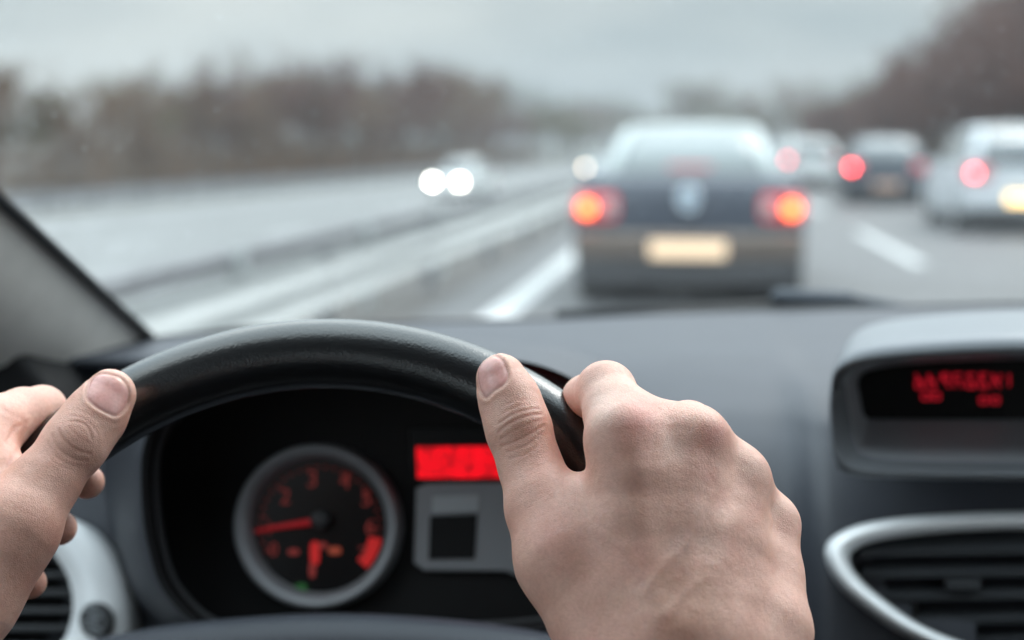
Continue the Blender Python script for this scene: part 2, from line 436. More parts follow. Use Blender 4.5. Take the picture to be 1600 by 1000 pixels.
# index: proximal phalanx runs away from the camera, then the finger hooks over the rim
fr.chain([q['im'], V3(966, 650, .590), V3(947, 611, .606)], [.0146, .0132, .0124], .008, .006)
fr.chain([V3(947, 611, .606), V3(916, 624, .630), warr(38, .016, -.020)], [.0124, .0102, .0094], .003, .004)
fr.chain([warr(38, .016, -.020), warr(36.5, -.004, -.0265), warr(36, -.021, -.017)], [.0100, .0096, .0085], .002, .003)
# middle, ring, little
for mp_, pip, ph, r0 in ((q['mm'], V3(1075, 672, .612), 47, .0125), (q['rm'], V3(1128, 736, .622), 57, .0118), (q['pm'], V3(1165, 806, .628), 66, .0108)):
    fr.chain([mp_, pip], [r0 * .98, r0], .006)
    fr.chain([pip, warr(ph, .020, -.020), warr(ph, -.002, -.0265), warr(ph - 1, -.021, -.016)], [r0, r0 * .86, r0 * .8, r0 * .7], .002, .003)
fr.chain([V3(1028, 690, .584), V3(1034, 780, .575), V3(1040, 900, .566)], [.0115, .0145, .016], .014)
fr.chain([V3(1126, 740, .590), V3(1110, 880, .577)], [.0110, .014], .014)
fr.chain([V3(912, 830, .580), V3(955, 930, .567)], [.0165, .0185], .014)
# fill between the knuckles
fr.chain([V3(1000, 662, .583), V3(1040, 668, .585), V3(1085, 678, .586)], [.010, .0085, .010], .008)
fr.chain([V3(1100, 700, .588), V3(1165, 765, .597), V3(1205, 825, .605)], [.010, .0095, .0095], .008)
fr.carve_torus(RT - .0004, .0015)
thumb_wr = []
rnd = random.Random(4)
def arc(c, ax, half, bow, ang_px=0, n=7):
    """short curved fold across a digit: centre px, digit axis (unit), half width, bow"""
    ux, uy = ax; vx, vy = -uy, ux; out = []
    for k in range(n):
        s = -1 + 2 * k / (n - 1); out.append((c[0] + vx * half * s + ux * (bow * (1 - s * s) + ang_px * s), c[1] + vy * half * s + uy * (bow * (1 - s * s) + ang_px * s)))
    return out
axr = (-.26, -.965)
cre_r = [(arc((811, 650), axr, 32, 6, 3), .00040, 2.0), (arc((812, 661), axr, 36, 7, 5), .00055, 2.3), (arc((814, 671), axr, 33, 3, 6), .00035, 1.8),
         (arc((817, 681), axr, 36, -3, 7), .00048, 2.1), (arc((819, 691), axr, 30, -6, 7), .00030, 1.8), (arc((806, 640), axr, 22, 4, 2), .00022, 1.6), (arc((822, 702), axr, 28, -7, 7), .00022, 1.7),
         (arc((803, 629), axr, 20, 2, 0), .00015, 1.5),
         ([(879, 752), (880, 764), (879, 776)], .0003, 3.0),
         ([(905, 650), (901, 668), (905, 684)], .0003, 2), ([(912, 640), (935, 632), (955, 634)], .00012, 2), ([(915, 625), (938, 616), (960, 618)], .0001, 2)]
for k in range(16):
    cre_r.append((arc((825 + k * 2.0 + rnd.uniform(-8, 8), 712 + k * 6), axr, rnd.uniform(10, 24), rnd.uniform(-3, 2), rnd.uniform(-2, 6)), rnd.uniform(.00006, .00013), 1.6))
rid_r = [([(985, 700), (1000, 800), (1035, 960)], .0010, 17), ([(1093, 720), (1078, 830), (1060, 980)], .0010, 14), ([(1156, 780), (1125, 870), (1085, 990)], .0009, 14), ([(1204, 850), (1185, 930)], .0006, 14),
         ([(1005, 930), (1040, 880), (1075, 850), (1110, 770)], .0005, 7), ([(1040, 960), (1100, 900), (1130, 820)], .0004, 7), ([(930, 830), (985, 860), (1020, 930)], .0005, 9),
         ([(1038, 720), (1048, 850)], -.0004, 24), ([(1125, 770), (1105, 860)], -.0007, 17), ([(1178, 830), (1160, 900)], -.0006, 14), ([(925, 770), (930, 900)], -.0004, 28)]
red = (.78, .34, .29); pale = (.86, .66, .57); ton = (.72, .46, .36); vein = (.72, .525, .475)
tin_r = [((1060, 850), 22, vein, .4), ((1085, 800), 18, vein, .3), ((1110, 850), 20, vein, .25), ((905, 790), 26, ton, .25), ((925, 850), 22, vein, .2), ((1180, 800), 18, red, .25), ((1150, 860), 26, red, .2), ((1000, 880), 30, red, .22), ((880, 930), 40, ton, .3), ((1130, 960), 40, ton, .25), ((1070, 740), 20, red, .18), ((850, 720), 24, red, .22), ((996, 648), 30, red, .7), ((1005, 665), 44, red, .35), ((1118, 678), 22, red, .6), ((1095, 700), 30, red, .2), ((935, 605), 34, pale, .6), ((950, 640), 30, pale, .5), ((1110, 745), 18, red, .35), ((1130, 775), 14, red, .3),
         ((1060, 690), 26, pale, .4), ((1175, 735), 16, pale, .4), ((1225, 790), 16, pale, .35), ((810, 570), 22, (.66, .36, .28), .5), ((850, 625), 14, (.66, .36, .28), .35),
         ((860, 835), 40, red, .3), ((950, 925), 34, ton, .45), ((1040, 905), 24, ton, .5), ((1105, 920), 22, ton, .45), ((915, 860), 50, red, .2), ((905, 880), 30, ton, .3), ((812, 672), 26, (.60, .37, .29), .3), ((1075, 960), 50, (.62, .40, .28), .3), ((1200, 900), 30, red, .15)]
nail_r = [(745, 576), (752, 561), (767, 554), (783, 560), (792, 576), (794, 591), (785, 603), (771, 612), (759, 622), (750, 612), (745, 594)]
finish_hand(fr, [(nail_r, axr)], cre_r, rid_r, tin_r)

# ---- left hand: thumb laid up the near face of the rim, fingertips coming back under it
q = dict(t0=V3(172, 617, .624), t1=V3(148, 652, .619), t2=V3(118, 692, .612), t3=V3(68, 757, .603), t4=V3(18, 826, .592), t5=V3(-58, 925, .582), im=V3(-75, 705, .608),
         wr=V3(-150, 1080, .56))
lo = np.min(list(q.values()), axis=0) - .05; hi = np.max(list(q.values()), axis=0) + .055; hi[1] += .03; lo[2] = float(P(-100, 1070, .57).z)
fl = Field(lo, hi, H)
fl.chain([q['t0'], q['t1'], q['t2'], q['t3'], q['t4'], q['t5']], [.0112, .0125, .0131, .0137, .0172, .0215], .008, .006)
fl.chain([q['t4'], q['t5'], V3(-150, 1060, .562)], [.0172, .0220, .025], .010)
fl.chain([q['im'], V3(-110, 860, .590), V3(-160, 1050, .57)], [.017, .022, .026], .012)
fl.chain([V3(-120, 780, .615), V3(-140, 900, .61), V3(-160, 1000, .60)], [.018, .020, .022], .012)
fl.chain([V3(-20, 850, .596), V3(-70, 800, .600), q['im']], [.014, .017, .016], .012)
# index hooked over the outer edge of the rim
fl.chain([q['im'], V3(-15, 668, .628), V3(36, 647, .648)], [.0150, .0134, .0120], .006, .006)
fl.chain([V3(36, 647, .648), V3(66, 640, .662), warr(-44, .006, -.027), V3(100, 722, .674), V3(136, 753, .664)], [.0120, .0108, .0096, .0092, .0080], .002, .003)
fl.chain([V3(-20, 690, .622), V3(-4, 735, .612), V3(-25, 790, .605)], [.012, .011, .014], .006)
# middle, ring, little: tips show inside the rim
for tip, a, b, c0, r0 in ((V3(93, 825, .662), V3(48, 800, .677), V3(-20, 775, .668), V3(-70, 790, .630), .0106), (V3(46, 910, .652), V3(2, 885, .667), V3(-60, 865, .655), V3(-95, 870, .625), .0102), (V3(0, 985, .642), V3(-45, 960, .655), V3(-100, 935, .645), V3(-120, 930, .62), .0092)):
    fl.chain([c0, b, a, tip], [r0 * 1.2, r0 * 1.08, r0, r0 * .76], .002, .004)
fl.carve_torus(RT - .0004, .0015)
axl = (.605, -.796)
cre_l = [(arc((126, 672), axl, 22, 11, 0), .00045, 2.2), (arc((116, 690), axl, 31, -9, 0), .00060, 2.4), (arc((124, 680), axl, 20, -2, 0), .00030, 1.9), (arc((133, 665), axl, 26, 8, 0), .00022, 1.7),
         (arc((108, 700), axl, 34, -12, 0), .00042, 2.2), (arc((100, 709), axl, 32, -12, 0), .00022, 1.8), (arc((142, 655), axl, 24, 4, 0), .00015, 1.7), (arc((92, 716), axl, 30, -9, 0), .00015, 1.6),
         ([(40, 661), (22, 668), (10, 690)], .0005, 3), ([(38, 668), (28, 700), (10, 728)], .0004, 3), ([(5, 640), (22, 648), (40, 658)], .0003, 3)]
for k in range(14):
    cre_l.append((arc((84 - k * 6 + rnd.uniform(-6, 6), 730 + k * 10), axl, rnd.uniform(10, 22), rnd.uniform(-4, 3), rnd.uniform(-3, 3)), rnd.uniform(.00006, .00012), 1.6))
rid_l = [([(60, 790), (20, 860)], .0006, 22)]
tin_l = [((190, 640), 24, (.60, .31, .24), .35), ((120, 690), 30, (.58, .35, .28), .45), ((40, 800), 60, (.54, .32, .25), .35), ((0, 880), 60, (.52, .31, .24), .4), ((60, 615), 26, (.66, .38, .30), .4), ((140, 755), 30, (.58, .27, .2), .5), ((95, 830), 40, (.55, .26, .2), .5), ((50, 910), 30, (.55, .26, .2), .5)]
nail_l = [(137, 604), (143, 590), (160, 583), (185, 588), (199, 602), (202, 620), (196, 637), (182, 650), (164, 644), (146, 633), (135, 620)]
finish_hand(fl, [(nail_l, axl)], cre_l, rid_l, tin_l)

# ---- forearms, upper arms, neck and trunk of the driver (behind and below the camera), coarser grid
SH_R = np.array((.02, -.03, .96)); SH_L = np.array((-.38, -.03, .96)); NK = np.array((-.18, -.14, 1.05))
WR_R = V3(1075, 1120, .538); WR_L = V3(-140, 1070, .568)
EL_R = np.array((.20, .20, .82)); EL_L = np.array((-.52, .20, .82))
fb = Field((-.75, -.42, .35), (.40, .60, 1.50), .008)
def body_shapes(f, g=0.0):
    f.chain([WR_R, (WR_R + EL_R) / 2, EL_R], [.0255 + g, .036 + g, .043 + g], .02)
    f.chain([WR_L, (WR_L + EL_L) / 2, EL_L], [.0265 + g, .036 + g, .043 + g], .02)
    f.chain([EL_R, SH_R], [.043 + g, .055 + g], .03); f.chain([EL_L, SH_L], [.043 + g, .055 + g], .03)
    f.chain([SH_R + [-.02, -.05, 0], SH_L + [.02, -.05, 0]], [.06 + g, .06 + g], .05)
    for x in (-.09, -.27):
        f.chain([(x, -.12, .92), (x, -.17, .70), (x, -.16, .50)], [.11 + g, .105 + g, .11 + g], .06)
body_shapes(fb)
fb.chain([(-.18, -.14, .97), (-.18, -.16, 1.10)], [.058, .055], .03)
fb.chain([(-.18, -.17, 1.27), (-.18, -.15, 1.19), (-.18, -.115, 1.13)], [.092, .080, .05], .03, .03)
fb.chain([(-.18, -.055, 1.20), (-.18, -.035, 1.175)], [.012, .014], .012)
for sx_ in (-1, 1): fb.chain([(-.18 + .088 * sx_, -.165, 1.22), (-.18 + .092 * sx_, -.17, 1.19)], [.014, .011], .008)
Vb, Fb = fb.mesh(); Vb = relax(Vb, Fb, 2)
HANDS.append((Vb, Fb, np.tile(SKIN, (len(Vb), 1)), np.ones(len(Vb))))
Vs, Fs, Cs, As, o_ = [], [], [], [], 0
for V_, F_, c_, a_ in HANDS:
    Vs.append(V_); Fs.append(F_ + o_); Cs.append(c_); As.append(a_); o_ += len(V_)
Vs = np.concatenate(Vs); Fs = np.concatenate(Fs); Cs = np.concatenate(Cs); As = np.concatenate(As)
me = bpy.data.meshes.new("person")
me.vertices.add(len(Vs)); me.vertices.foreach_set('co', Vs.astype(np.float32).ravel())
me.loops.add(Fs.size); me.loops.foreach_set('vertex_index', Fs.astype(np.int32).ravel())
me.polygons.add(len(Fs)); me.polygons.foreach_set('loop_start', np.arange(0, Fs.size, 4, dtype=np.int32)); me.polygons.foreach_set('loop_total', np.full(len(Fs), 4, np.int32))
me.update(calc_edges=True); me.validate()
ca = me.color_attributes.new("tone", 'FLOAT_COLOR', 'POINT')
ca.data.foreach_set('color', np.concatenate([Cs, As[:, None]], 1).astype(np.float32).ravel())
person = link("person", me, M_skin)
tag(person, "driver seen only by bare hands, both gripping the black steering wheel with thumbs up", "person")
# jacket over arms and trunk
fj = Field((-.78, -.45, .36), (.43, .60, 1.20), .008)
body_shapes(fj, .010)
Vj, Fj = fj.mesh(); Vj = relax(Vj, Fj, 3)
keep = [f for f in Fj if not (np.linalg.norm(Vj[f[0]] - WR_R) < .045 or np.linalg.norm(Vj[f[0]] - WR_L) < .045)]
M_cloth = mat("dark wool", (.03, .035, .045), .9, bump=.4, bscale=500)
jk = meshobj("jacket", Vj.tolist(), [tuple(int(i) for i in f) for f in keep], M_cloth, person)

# ------------------------------------------------------------------ steering wheel
sw = empty("steering_wheel", WC, label="black leather steering wheel gripped by both hands, in front of the instrument cluster", cat="steering wheel")
def wl(p): return Vector(p) - WC
bm = bmesh.new(); nseg, ns = 240, 40; rg = []
for i in range(nseg):
    a = 360 * i / nseg; ring = []
    for k in range(ns):
        b = 2 * math.pi * k / ns
        # slightly oval grip with a shallow seam line along the inner face
        rr = RT * (1 + .05 * math.cos(2 * b))
        seam = .0006 * math.exp(-((b - math.pi) / .06) ** 2)
        ring.append(bm.verts.new(wl(W(a, (rr - seam) * math.cos(b), (rr - seam) * math.sin(b)))))
    rg.append(ring)
for i in range(nseg):
    for k in range(ns): bm.faces.new((rg[i][k], rg[i][(k+1)%ns], rg[(i+1)%nseg][(k+1)%ns], rg[(i+1)%nseg][k]))
bmobj("rim", bm, M_leather, sw)
# hub and spokes, below the frame
def disc_ring(cr_, rx, ry, noff, n=48): return [wl(WC + WX * (rx * math.cos(2*math.pi*k/n)) + WU * (-.045 + ry * math.sin(2*math.pi*k/n)) + WN * noff) for k in range(n)]
rings = [disc_ring(0, .066, .050, -.075), disc_ring(0, .070, .054, -.05), disc_ring(0, .066, .05, -.030), disc_ring(0, .050, .036, -.022), disc_ring(0, .02, .015, -.019), disc_ring(0, .001, .001, -.0185)]
rings_obj("hub", rings, M_dash_dark, sw)
for a in (-100, 100, 160, -160):
    bm = bmesh.new(); pts = smooth_open([W(a, -.002, 0), W(a, -.04, -.02), W(a, -.11, -.045), WC + WU * -.045 - WN * .045], 14)
    rings_ = []
    for i, p in enumerate(pts):
        t = (pts[min(i+1, len(pts)-1)] - pts[max(i-1, 0)]).normalized(); u = t.cross(WN).normalized(); v = u.cross(t)
        rings_.append([bm.verts.new(wl(p + u * (.019 if abs(a) < 120 else .012) * math.cos(2*math.pi*k/12) + v * .006 * math.sin(2*math.pi*k/12))) for k in range(12)])
    for A, B in zip(rings_[:-1], rings_[1:]):
        for k in range(12): bm.faces.new((A[k], A[(k+1)%12], B[(k+1)%12], B[k]))
    bmobj("spoke", bm, M_dash_dark, sw)
# ------------------------------------------------------------------ inside of the car
def Q(v):                                    # (px, py, Y): point on the upright plane y = Y seen at that photo pixel
    r = ray(v[0], v[1]); return EYE + r * (v[2] / r.y)
def q_closed(pts, n=96): return [Q(p) for p in smooth_closed(pts, n)]
# windscreen base line
def base_pt(px, py):
    r = ray(px, py); t = 1.2
    for _ in range(40):
        x = r.x * t; y = 1.45 - .96 * (x - .18) ** 2
        t += .5 * (y / r.y - t)
    return EYE + r * t
base_line = [base_pt(*p) for p in ((-330, 560), (0, 545), (228, 530), (420, 512), (600, 504), (740, 501), (850, 498), (1000, 490), (1200, 484), (1400, 479), (1600, 475), (1850, 476), (2100, 480), (2500, 500), (2900, 520))]
dash = empty("dashboard", (.1, .9, .75), label="grained grey dashboard with instrument cluster, display pod and silver-ringed air vents below the windscreen", cat="dashboard")
dash_o = Vector((.1, .9, .75))
def dl(o):                                   # world-built meshes become children without moving
    o.matrix_parent_inverse = Matrix.Translation(-dash_o); return o
XC = Q((1262, 700, .90)).x                   # left edge of the centre console
def sstep(a, b, x):
    t = min(1, max(0, (x - a) / (b - a))); return t * t * (3 - 2 * t)
rows = []
bs = smooth_open(base_line, 230)
for p in bs:
    cb = sstep(XC - .010, XC + .012, p.x) * .035
    x = p.x; y0 = p.y; z0 = p.z
    yf = min(.95, y0 - .08)
    col_ = [(x, y0 + .03, z0 - .02), (x, y0, z0)]
    for t in (.12, .3, .5, .72): col_.append((x, y0 + (yf - y0) * t, z0 + (1.2 - .160 - z0) * t + .004 * math.sin(t * 3.1) - cb * .1 * t))
    # rounded nose, then the face falling towards the knees
    for dy, dz in ((.06, -.176), (.03, -.190), (.004, -.210), (-.018, -.238), (-.034, -.275), (-.048, -.33), (-.060, -.40), (-.05, -.50), (0, -.60), (.1, -.68)):
        col_.append((x, yf + dy - cb, 1.2 + dz))
    rows.append([Vector(c) for c in col_])
rows = [r[:1] + smooth_open(r[1:], 56) for r in rows]
DASH_HOLES = []
def build_dash():
    bm = bmesh.new(); G = [[bm.verts.new(c) for c in r] for r in rows]
    for a, b in zip(G[:-1], G[1:]):
        for i in range(len(a) - 1):
            q4 = (a[i], a[i+1], b[i+1], b[i])
            if i > 6:
                X_, Y_, _d = proj(np.array([list(v.co) for v in q4]))
                if any(in_poly(X_, Y_, hole).all() for hole in DASH_HOLES): continue
            bm.faces.new(q4)
    dl(bmobj("dash_top", bm, M_dash, dash))
bm = bmesh.new(); add_tube(bm, [p + Vector((0, -.012, -.001)) for p in bs], .0045, 10)
o = dl(bmobj("base_seal", bm, M_seal, dash))

# instrument binnacle: hood, cavity, panel
cav = [(222, 760), (228, 690), (262, 630), (335, 588), (450, 560), (600, 552), (750, 558), (850, 574), (925, 618), (975, 710), (988, 820), (965, 915), (900, 972), (700, 990), (500, 992), (340, 990), (262, 930), (232, 850)]
cx, cy = 605, 770
def cring(sx_, sy, Y, dy=0): return q_closed([(cx + (a - cx) * sx_, cy + (b - cy) * sy + dy, Y) for a, b in cav], 120)
hood = empty("instrument_cluster", dash_o); hood.parent = dash; hood.matrix_parent_inverse = Matrix.Translation(-dash_o)
cl_mp = hood
def hl(o): o.matrix_parent_inverse = Matrix.Translation(-dash_o); return o
hl(rings_obj("binnacle_hood", [cring(1.20, 1.12, 1.02), cring(1.15, 1.10, .93), cring(1.09, 1.065, .85), cring(1.045, 1.035, .80), cring(1.02, 1.015, .785), cring(1.005, 1.005, .781)], M_dash, hood))
hl(rings_obj("cavity_wall", [cring(1.005, 1.005, .781), cring(.985, .985, .783), cring(.965, .965, .80), cring(.93, .93, .845), cring(.90, .90, .90)], M_black, hood))
hl(rings_obj("cavity_step", [cring(.955, .955, .806), cring(.945, .945, .805), cring(.935, .93, .812), cring(.93, .925, .83)], M_dash_dark, hood))
PN = Vector((0, -math.cos(rad(14)), math.sin(rad(14))))
CP = Plane(Q((600, 800, .862)), PN)          # the cluster's face
hl(slab("panel", [(cx + (a - cx) * .99, cy + (b - cy) * .99) for a, b in cav], CP, 0, .01, M_black, hood, n=80))
# rev counter: bezel, dial, numerals, needle
GC = (503, 822)
def circ(c, r, off, n=72, ex=1.0, pl=CP): return [pl.at(c[0] + r * ex * math.cos(2*math.pi*k/n), c[1] - r * math.sin(2*math.pi*k/n), off) for k in range(n)]
hl(rings_obj("gauge_bezel", [circ(GC, 128, .000), circ(GC, 127, .014), circ(GC, 124, .0165), circ(GC, 119, .017), circ(GC, 107, .013), circ(GC, 102, .003)], M_grey, hood, sharp=60))
hl(slab("gauge_dial", [(GC[0] + 103 * math.cos(a * math.pi / 36), GC[1] + 103 * math.sin(a * math.pi / 36)) for a in range(72)], CP, .004, .003, M_gloss, hood))
def text_obj(name, s, c, size_px, plane, off, m, parent, thick=.0004, sx_=1):
    cu = bpy.data.curves.new(name, 'FONT'); cu.body = s; cu.size = 1; cu.align_x = 'CENTER'; cu.align_y = 'CENTER'; cu.extrude = .03
    tmp = bpy.data.objects.new(name, cu); COL.objects.link(tmp)
    dg = bpy.context.evaluated_depsgraph_get(); me_ = bpy.data.meshes.new_from_object(tmp.evaluated_get(dg)); bpy.data.objects.remove(tmp)
    o3 = plane.at(c[0], c[1], off); ux = (plane.at(c[0] + 10, c[1], off) - o3); ux = ux - plane.n * ux.dot(plane.n); sc = ux.length / 10 * size_px; ux.normalize(); uy = plane.n.cross(ux)
    M = Matrix(((ux.x * sc * sx_, uy.x * sc, plane.n.x * .01, o3.x), (ux.y * sc * sx_, uy.y * sc, plane.n.y * .01, o3.y), (ux.z * sc * sx_, uy.z * sc, plane.n.z * .01, o3.z), (0, 0, 0, 1)))
    me_.transform(M); return link(name, me_, m, parent, False)
for s, c, m_, sz in (("0", (431, 859), M_reddim, 28), ("1", (424, 826), M_reddim, 28), ("2", (449, 777), M_reddim, 34), ("3", (491, 750), M_reddim, 36), ("4", (542, 752), M_reddim, 36), ("5", (575, 780), M_reddim, 34), ("6", (581, 824), M_reddim, 32), ("7", (570, 866), M_reddim, 32)):
    hl(text_obj("numeral", s, c, sz, CP, .0048, m_, hood))
bm = bmesh.new()
for k in range(29):
    a = math.radians(205 - k * 8.6); r1, r2 = (84, 95) if k % 4 == 0 else (89, 95)
    if k > 26: continue
    c0 = CP.at(GC[0] + r1 * math.cos(a), GC[1] - r1 * math.sin(a), .0048); c1 = CP.at(GC[0] + r2 * math.cos(a), GC[1] - r2 * math.sin(a), .0048)
    add_tube(bm, [c0, c1], .0005, 4)
hl(bmobj("scale_marks", bm, M_reddim, hood))
def arcband(name, c, r1, r2, a0, a1, off, m, pl=CP, n=14):
    A = [pl.at(c[0] + r1 * math.cos(rad(a0 + (a1 - a0) * k / n)), c[1] - r1 * math.sin(rad(a0 + (a1 - a0) * k / n)), off) for k in range(n + 1)]
    B = [pl.at(c[0] + r2 * math.cos(rad(a0 + (a1 - a0) * k / n)), c[1] - r2 * math.sin(rad(a0 + (a1 - a0) * k / n)), off) for k in range(n + 1)]
    vs = A + B; return hl(meshobj(name, vs, [(k, k + 1, n + 2 + k, n + 1 + k) for k in range(n)], m, hood))
arcband("red_zone", GC, 78, 98, -42, -12, .0047, M_red)
bm = bmesh.new(); add_tube(bm, [CP.at(405, 830, .009), CP.at(440, 823, .0095), CP.at(508, 813, .010)], [.0009, .0016, .0024], 8); hl(bmobj("needle", bm, M_needle, hood))
hl(rings_obj("needle_hub", [circ((506, 812), 15, .005, 24), circ((506, 812), 14, .012, 24), circ((506, 812), 9, .0135, 24), circ((506, 812), .5, .014, 24)], M_dash_dark, hood))
for k, (c, w_, h_, m_) in enumerate((((495, 864), 6, 15, M_red), ((491, 890), 4, 10, M_reddim), ((526, 860), 8, 5, M_orange), ((462, 862), 7, 4, M_reddim), ((474, 917), 7, 5, M_green), ((507, 852), 6, 4, M_reddim))):
    hl(slab("warning_lamp", [(c[0] - w_, c[1] - h_), (c[0] + w_, c[1] - h_), (c[0] + w_, c[1] + h_), (c[0] - w_, c[1] + h_)], CP, .0049, .0005, m_, hood, n=16))
# red lit trip display and the grey framed indicator below it
hl(slab("trip_display_glass", [(640, 668), (810, 664), (900, 690), (900, 758), (645, 758)], CP, .004, .003, M_gloss, hood, .001))
M_lcd = mat("lit red trip display", (.2, .0, .0), .5, emit=(1, .0, .01), es=.36)
_n = M_lcd.node_tree.nodes; _l = M_lcd.node_tree.links
_t = _n.new("ShaderNodeTexNoise"); _t.inputs['Scale'].default_value = 170; _c = _n.new("ShaderNodeTexCoord"); _r = _n.new("ShaderNodeMapRange")
_r.inputs['From Min'].default_value = .35; _r.inputs['From Max'].default_value = .6; _r.inputs['To Min'].default_value = .45; _r.inputs['To Max'].default_value = 1.0
_l.new(_c.outputs['Object'], _t.inputs['Vector']); _l.new(_t.outputs['Fac'], _r.inputs['Value']); _l.new(_r.outputs[0], _n['Principled BSDF'].inputs['Emission Strength'])
hl(slab("trip_display", [(653, 699), (862, 697), (862, 747), (655, 747)], CP, .0055, .001, M_lcd, hood))
PLB = Plane(CP.at(700, 820, .006), PN)
o = hl(slab("indicator_frame", [(650, 762), (665, 755), (790, 753), (850, 800), (870, 880), (860, 960), (820, 905), (790, 893), (662, 892), (646, 880)], PLB, 0, .006, M_grey, hood, .0012)); 
hl(slab("indicator_screen", [(672, 806), (746, 803), (742, 873), (670, 874)], PLB, .0015, .003, M_black, hood, .0008))
M_frost = mat("frosted light strip", (.42, .45, .48), .5)
hl(slab("indicator_strip", [(676, 776), (750, 773), (750, 800), (676, 803)], PLB, .0012, .002, M_frost, hood, .001))
# steering column shroud under the cluster
shr = [[(170, 1010, .72), (300, 985, .72), (520, 972, .72), (740, 984, .72), (880, 1010, .72)],
       [(150, 1002, .73), (300, 975, .73), (520, 961, .73), (745, 974, .73), (900, 1002, .73)],
       [(150, 998, .76), (300, 972, .76), (520, 958, .76), (745, 971, .76), (900, 998, .76)]]
R = [[Q(p) for p in smooth_open(r, 40)] for r in shr]
R = [[p + Vector((0, 0, -.06)) for p in R[0]], [p + Vector((0, -.012, -.012)) for p in R[0]]] + R
hl(rings_obj("column_shroud", R, M_dash_dark if False else M_dash, hood, closed=False))

# display pod on the centre console
outer = [(1296, 660, .885), (1298, 600, .89), (1312, 556, .93), (1350, 512, 1.02), (1440, 494, 1.08), (1600, 484, 1.10), (1760, 492, 1.08), (1860, 512, 1.02), (1905, 556, .93), (1920, 600, .89), (1922, 660, .885), (1915, 715, .88), (1890, 745, .88), (1760, 750, .88), (1600, 750, .88), (1440, 748, .88), (1330, 742, .88), (1302, 715, .88)]
lip = [(1303, 660, .858), (1300, 612, .852), (1306, 582, .835), (1345, 562, .828), (1450, 551, .825), (1600, 545, .823), (1750, 551, .825), (1860, 562, .828), (1908, 582, .835), (1912, 612, .852), (1912, 660, .858), (1905, 705, .858), (1880, 732, .858), (1760, 738, .858), (1600, 738, .858), (1440, 736, .858), (1340, 730, .858), (1310, 702, .858)]
inn = [(1330, 660, .868), (1322, 612, .862), (1322, 588, .842), (1355, 568, .835), (1452, 556, .832), (1600, 550, .830), (1750, 556, .832), (1850, 568, .835), (1890, 588, .842), (1888, 612, .862), (1884, 660, .868), (1880, 695, .868), (1860, 716, .866), (1760, 722, .866), (1600, 722, .866), (1440, 720, .866), (1356, 713, .866), (1336, 692, .868)]
deep = [(1350, 640, .925), (1346, 620, .925), (1350, 592, .95), (1372, 578, .94), (1455, 568, .94), (1600, 564, .94), (1750, 568, .94), (1840, 578, .94), (1862, 592, .95), (1866, 620, .925), (1862, 640, .925), (1860, 646, .925), (1845, 650, .925), (1760, 652, .925), (1600, 652, .925), (1440, 650, .925), (1366, 648, .925), (1354, 644, .925)]
mid = [((a[0]*.45 + b[0]*.55), (a[1]*.45 + b[1]*.55), (a[2]*.35 + b[2]*.65) - .012) for a, b in zip(outer, lip)]
pod = empty("display_housing", dash_o); pod.parent = dash; pod.matrix_parent_inverse = Matrix.Translation(-dash_o)
M_podgrey = mat("light grey satin plastic", (.15, .162, .18), .42, bump=.2, bscale=900)
hl(rings_obj("housing_hood", [q_closed(outer), q_closed(mid), q_closed(lip), q_closed(inn)], M_podgrey, pod))
hl(rings_obj("housing_recess", [q_closed(inn), q_closed([((a[0]+b[0])/2, (a[1]+b[1])/2, (a[2]+b[2])/2) for a, b in zip(inn, deep)]), q_closed(deep)], mat('light-lifted tray plastic', (.34, .36, .39), .5), pod))  # recess paler than the hood: light on the tray put into its colour
SP = Plane(Q((1600, 610, .92)), (0, -1, .12))
hl(slab("screen", [(1338, 556), (1870, 556), (1870, 655), (1338, 655)], SP, 0, .004, M_gloss, pod))
M_dig = mat("lit red segments", (.2, .0, .0), .5, emit=(1, .02, .05), es=.30)
bm = bmesh.new(); rs = random.Random(11)
def seg(x0, y0, x1, y1, wd=.0007): add_tube(bm, [SP.at(x0, y0, .002), SP.at(x1, y1, .002)], wd, 4)
for cx_ in range(1430, 1570, 20):
    for a in rs.sample([(0,0,12,0),(0,0,0,10),(12,0,12,10),(0,10,12,10),(0,10,0,22),(12,10,12,22),(0,22,12,22),(0,0,12,22)], 5):
        seg(cx_ + a[0], 584 + a[1], cx_ + a[2], 584 + a[3])
for cx_ in (1440, 1456, 1530, 1548):
    for a in ((0,0,12,0),(0,10,12,10),(0,0,0,10),(12,0,12,10)): seg(cx_ + a[0], 614 + a[1] + (6 if cx_ > 1500 else 0), cx_ + a[2], 614 + a[3] + (6 if cx_ > 1500 else 0))
seg(1576, 584, 1576, 604)
hl(bmobj("readout", bm, M_dig, pod))

# right-hand air vent: silver almond ring, dark slats
vent = empty("air_vent", dash_o); vent.parent = dash; vent.matrix_parent_inverse = Matrix.Translation(-dash_o)
vo = [(1290, 862, .868), (1312, 834, .868), (1370, 815, .868), (1480, 804, .868), (1610, 800, .868), (1760, 804, .868), (1880, 822, .868), (1925, 862, .868), (1905, 920, .868), (1850, 975, .868), (1760, 1018, .868), (1610, 1040, .868), (1500, 1026, .868), (1410, 990, .868), (1340, 942, .868), (1305, 905, .868)]
vi = [(1328, 874, .868), (1340, 857, .868), (1385, 843, .868), (1485, 832, .868), (1610, 828, .868), (1755, 832, .868), (1850, 846, .868), (1888, 874, .868), (1870, 918, .868), (1820, 962, .868), (1740, 1000, .868), (1610, 1018, .868), (1515, 1006, .868), (1435, 974, .868), (1375, 932, .868), (1342, 902, .868)]
def blend(a, b, t, dY): return [(p[0]*(1-t) + q_[0]*t, p[1]*(1-t) + q_[1]*t, p[2]*(1-t) + q_[2]*t + dY + (900 - p[1]) * .00022) for p, q_ in zip(a, b)]
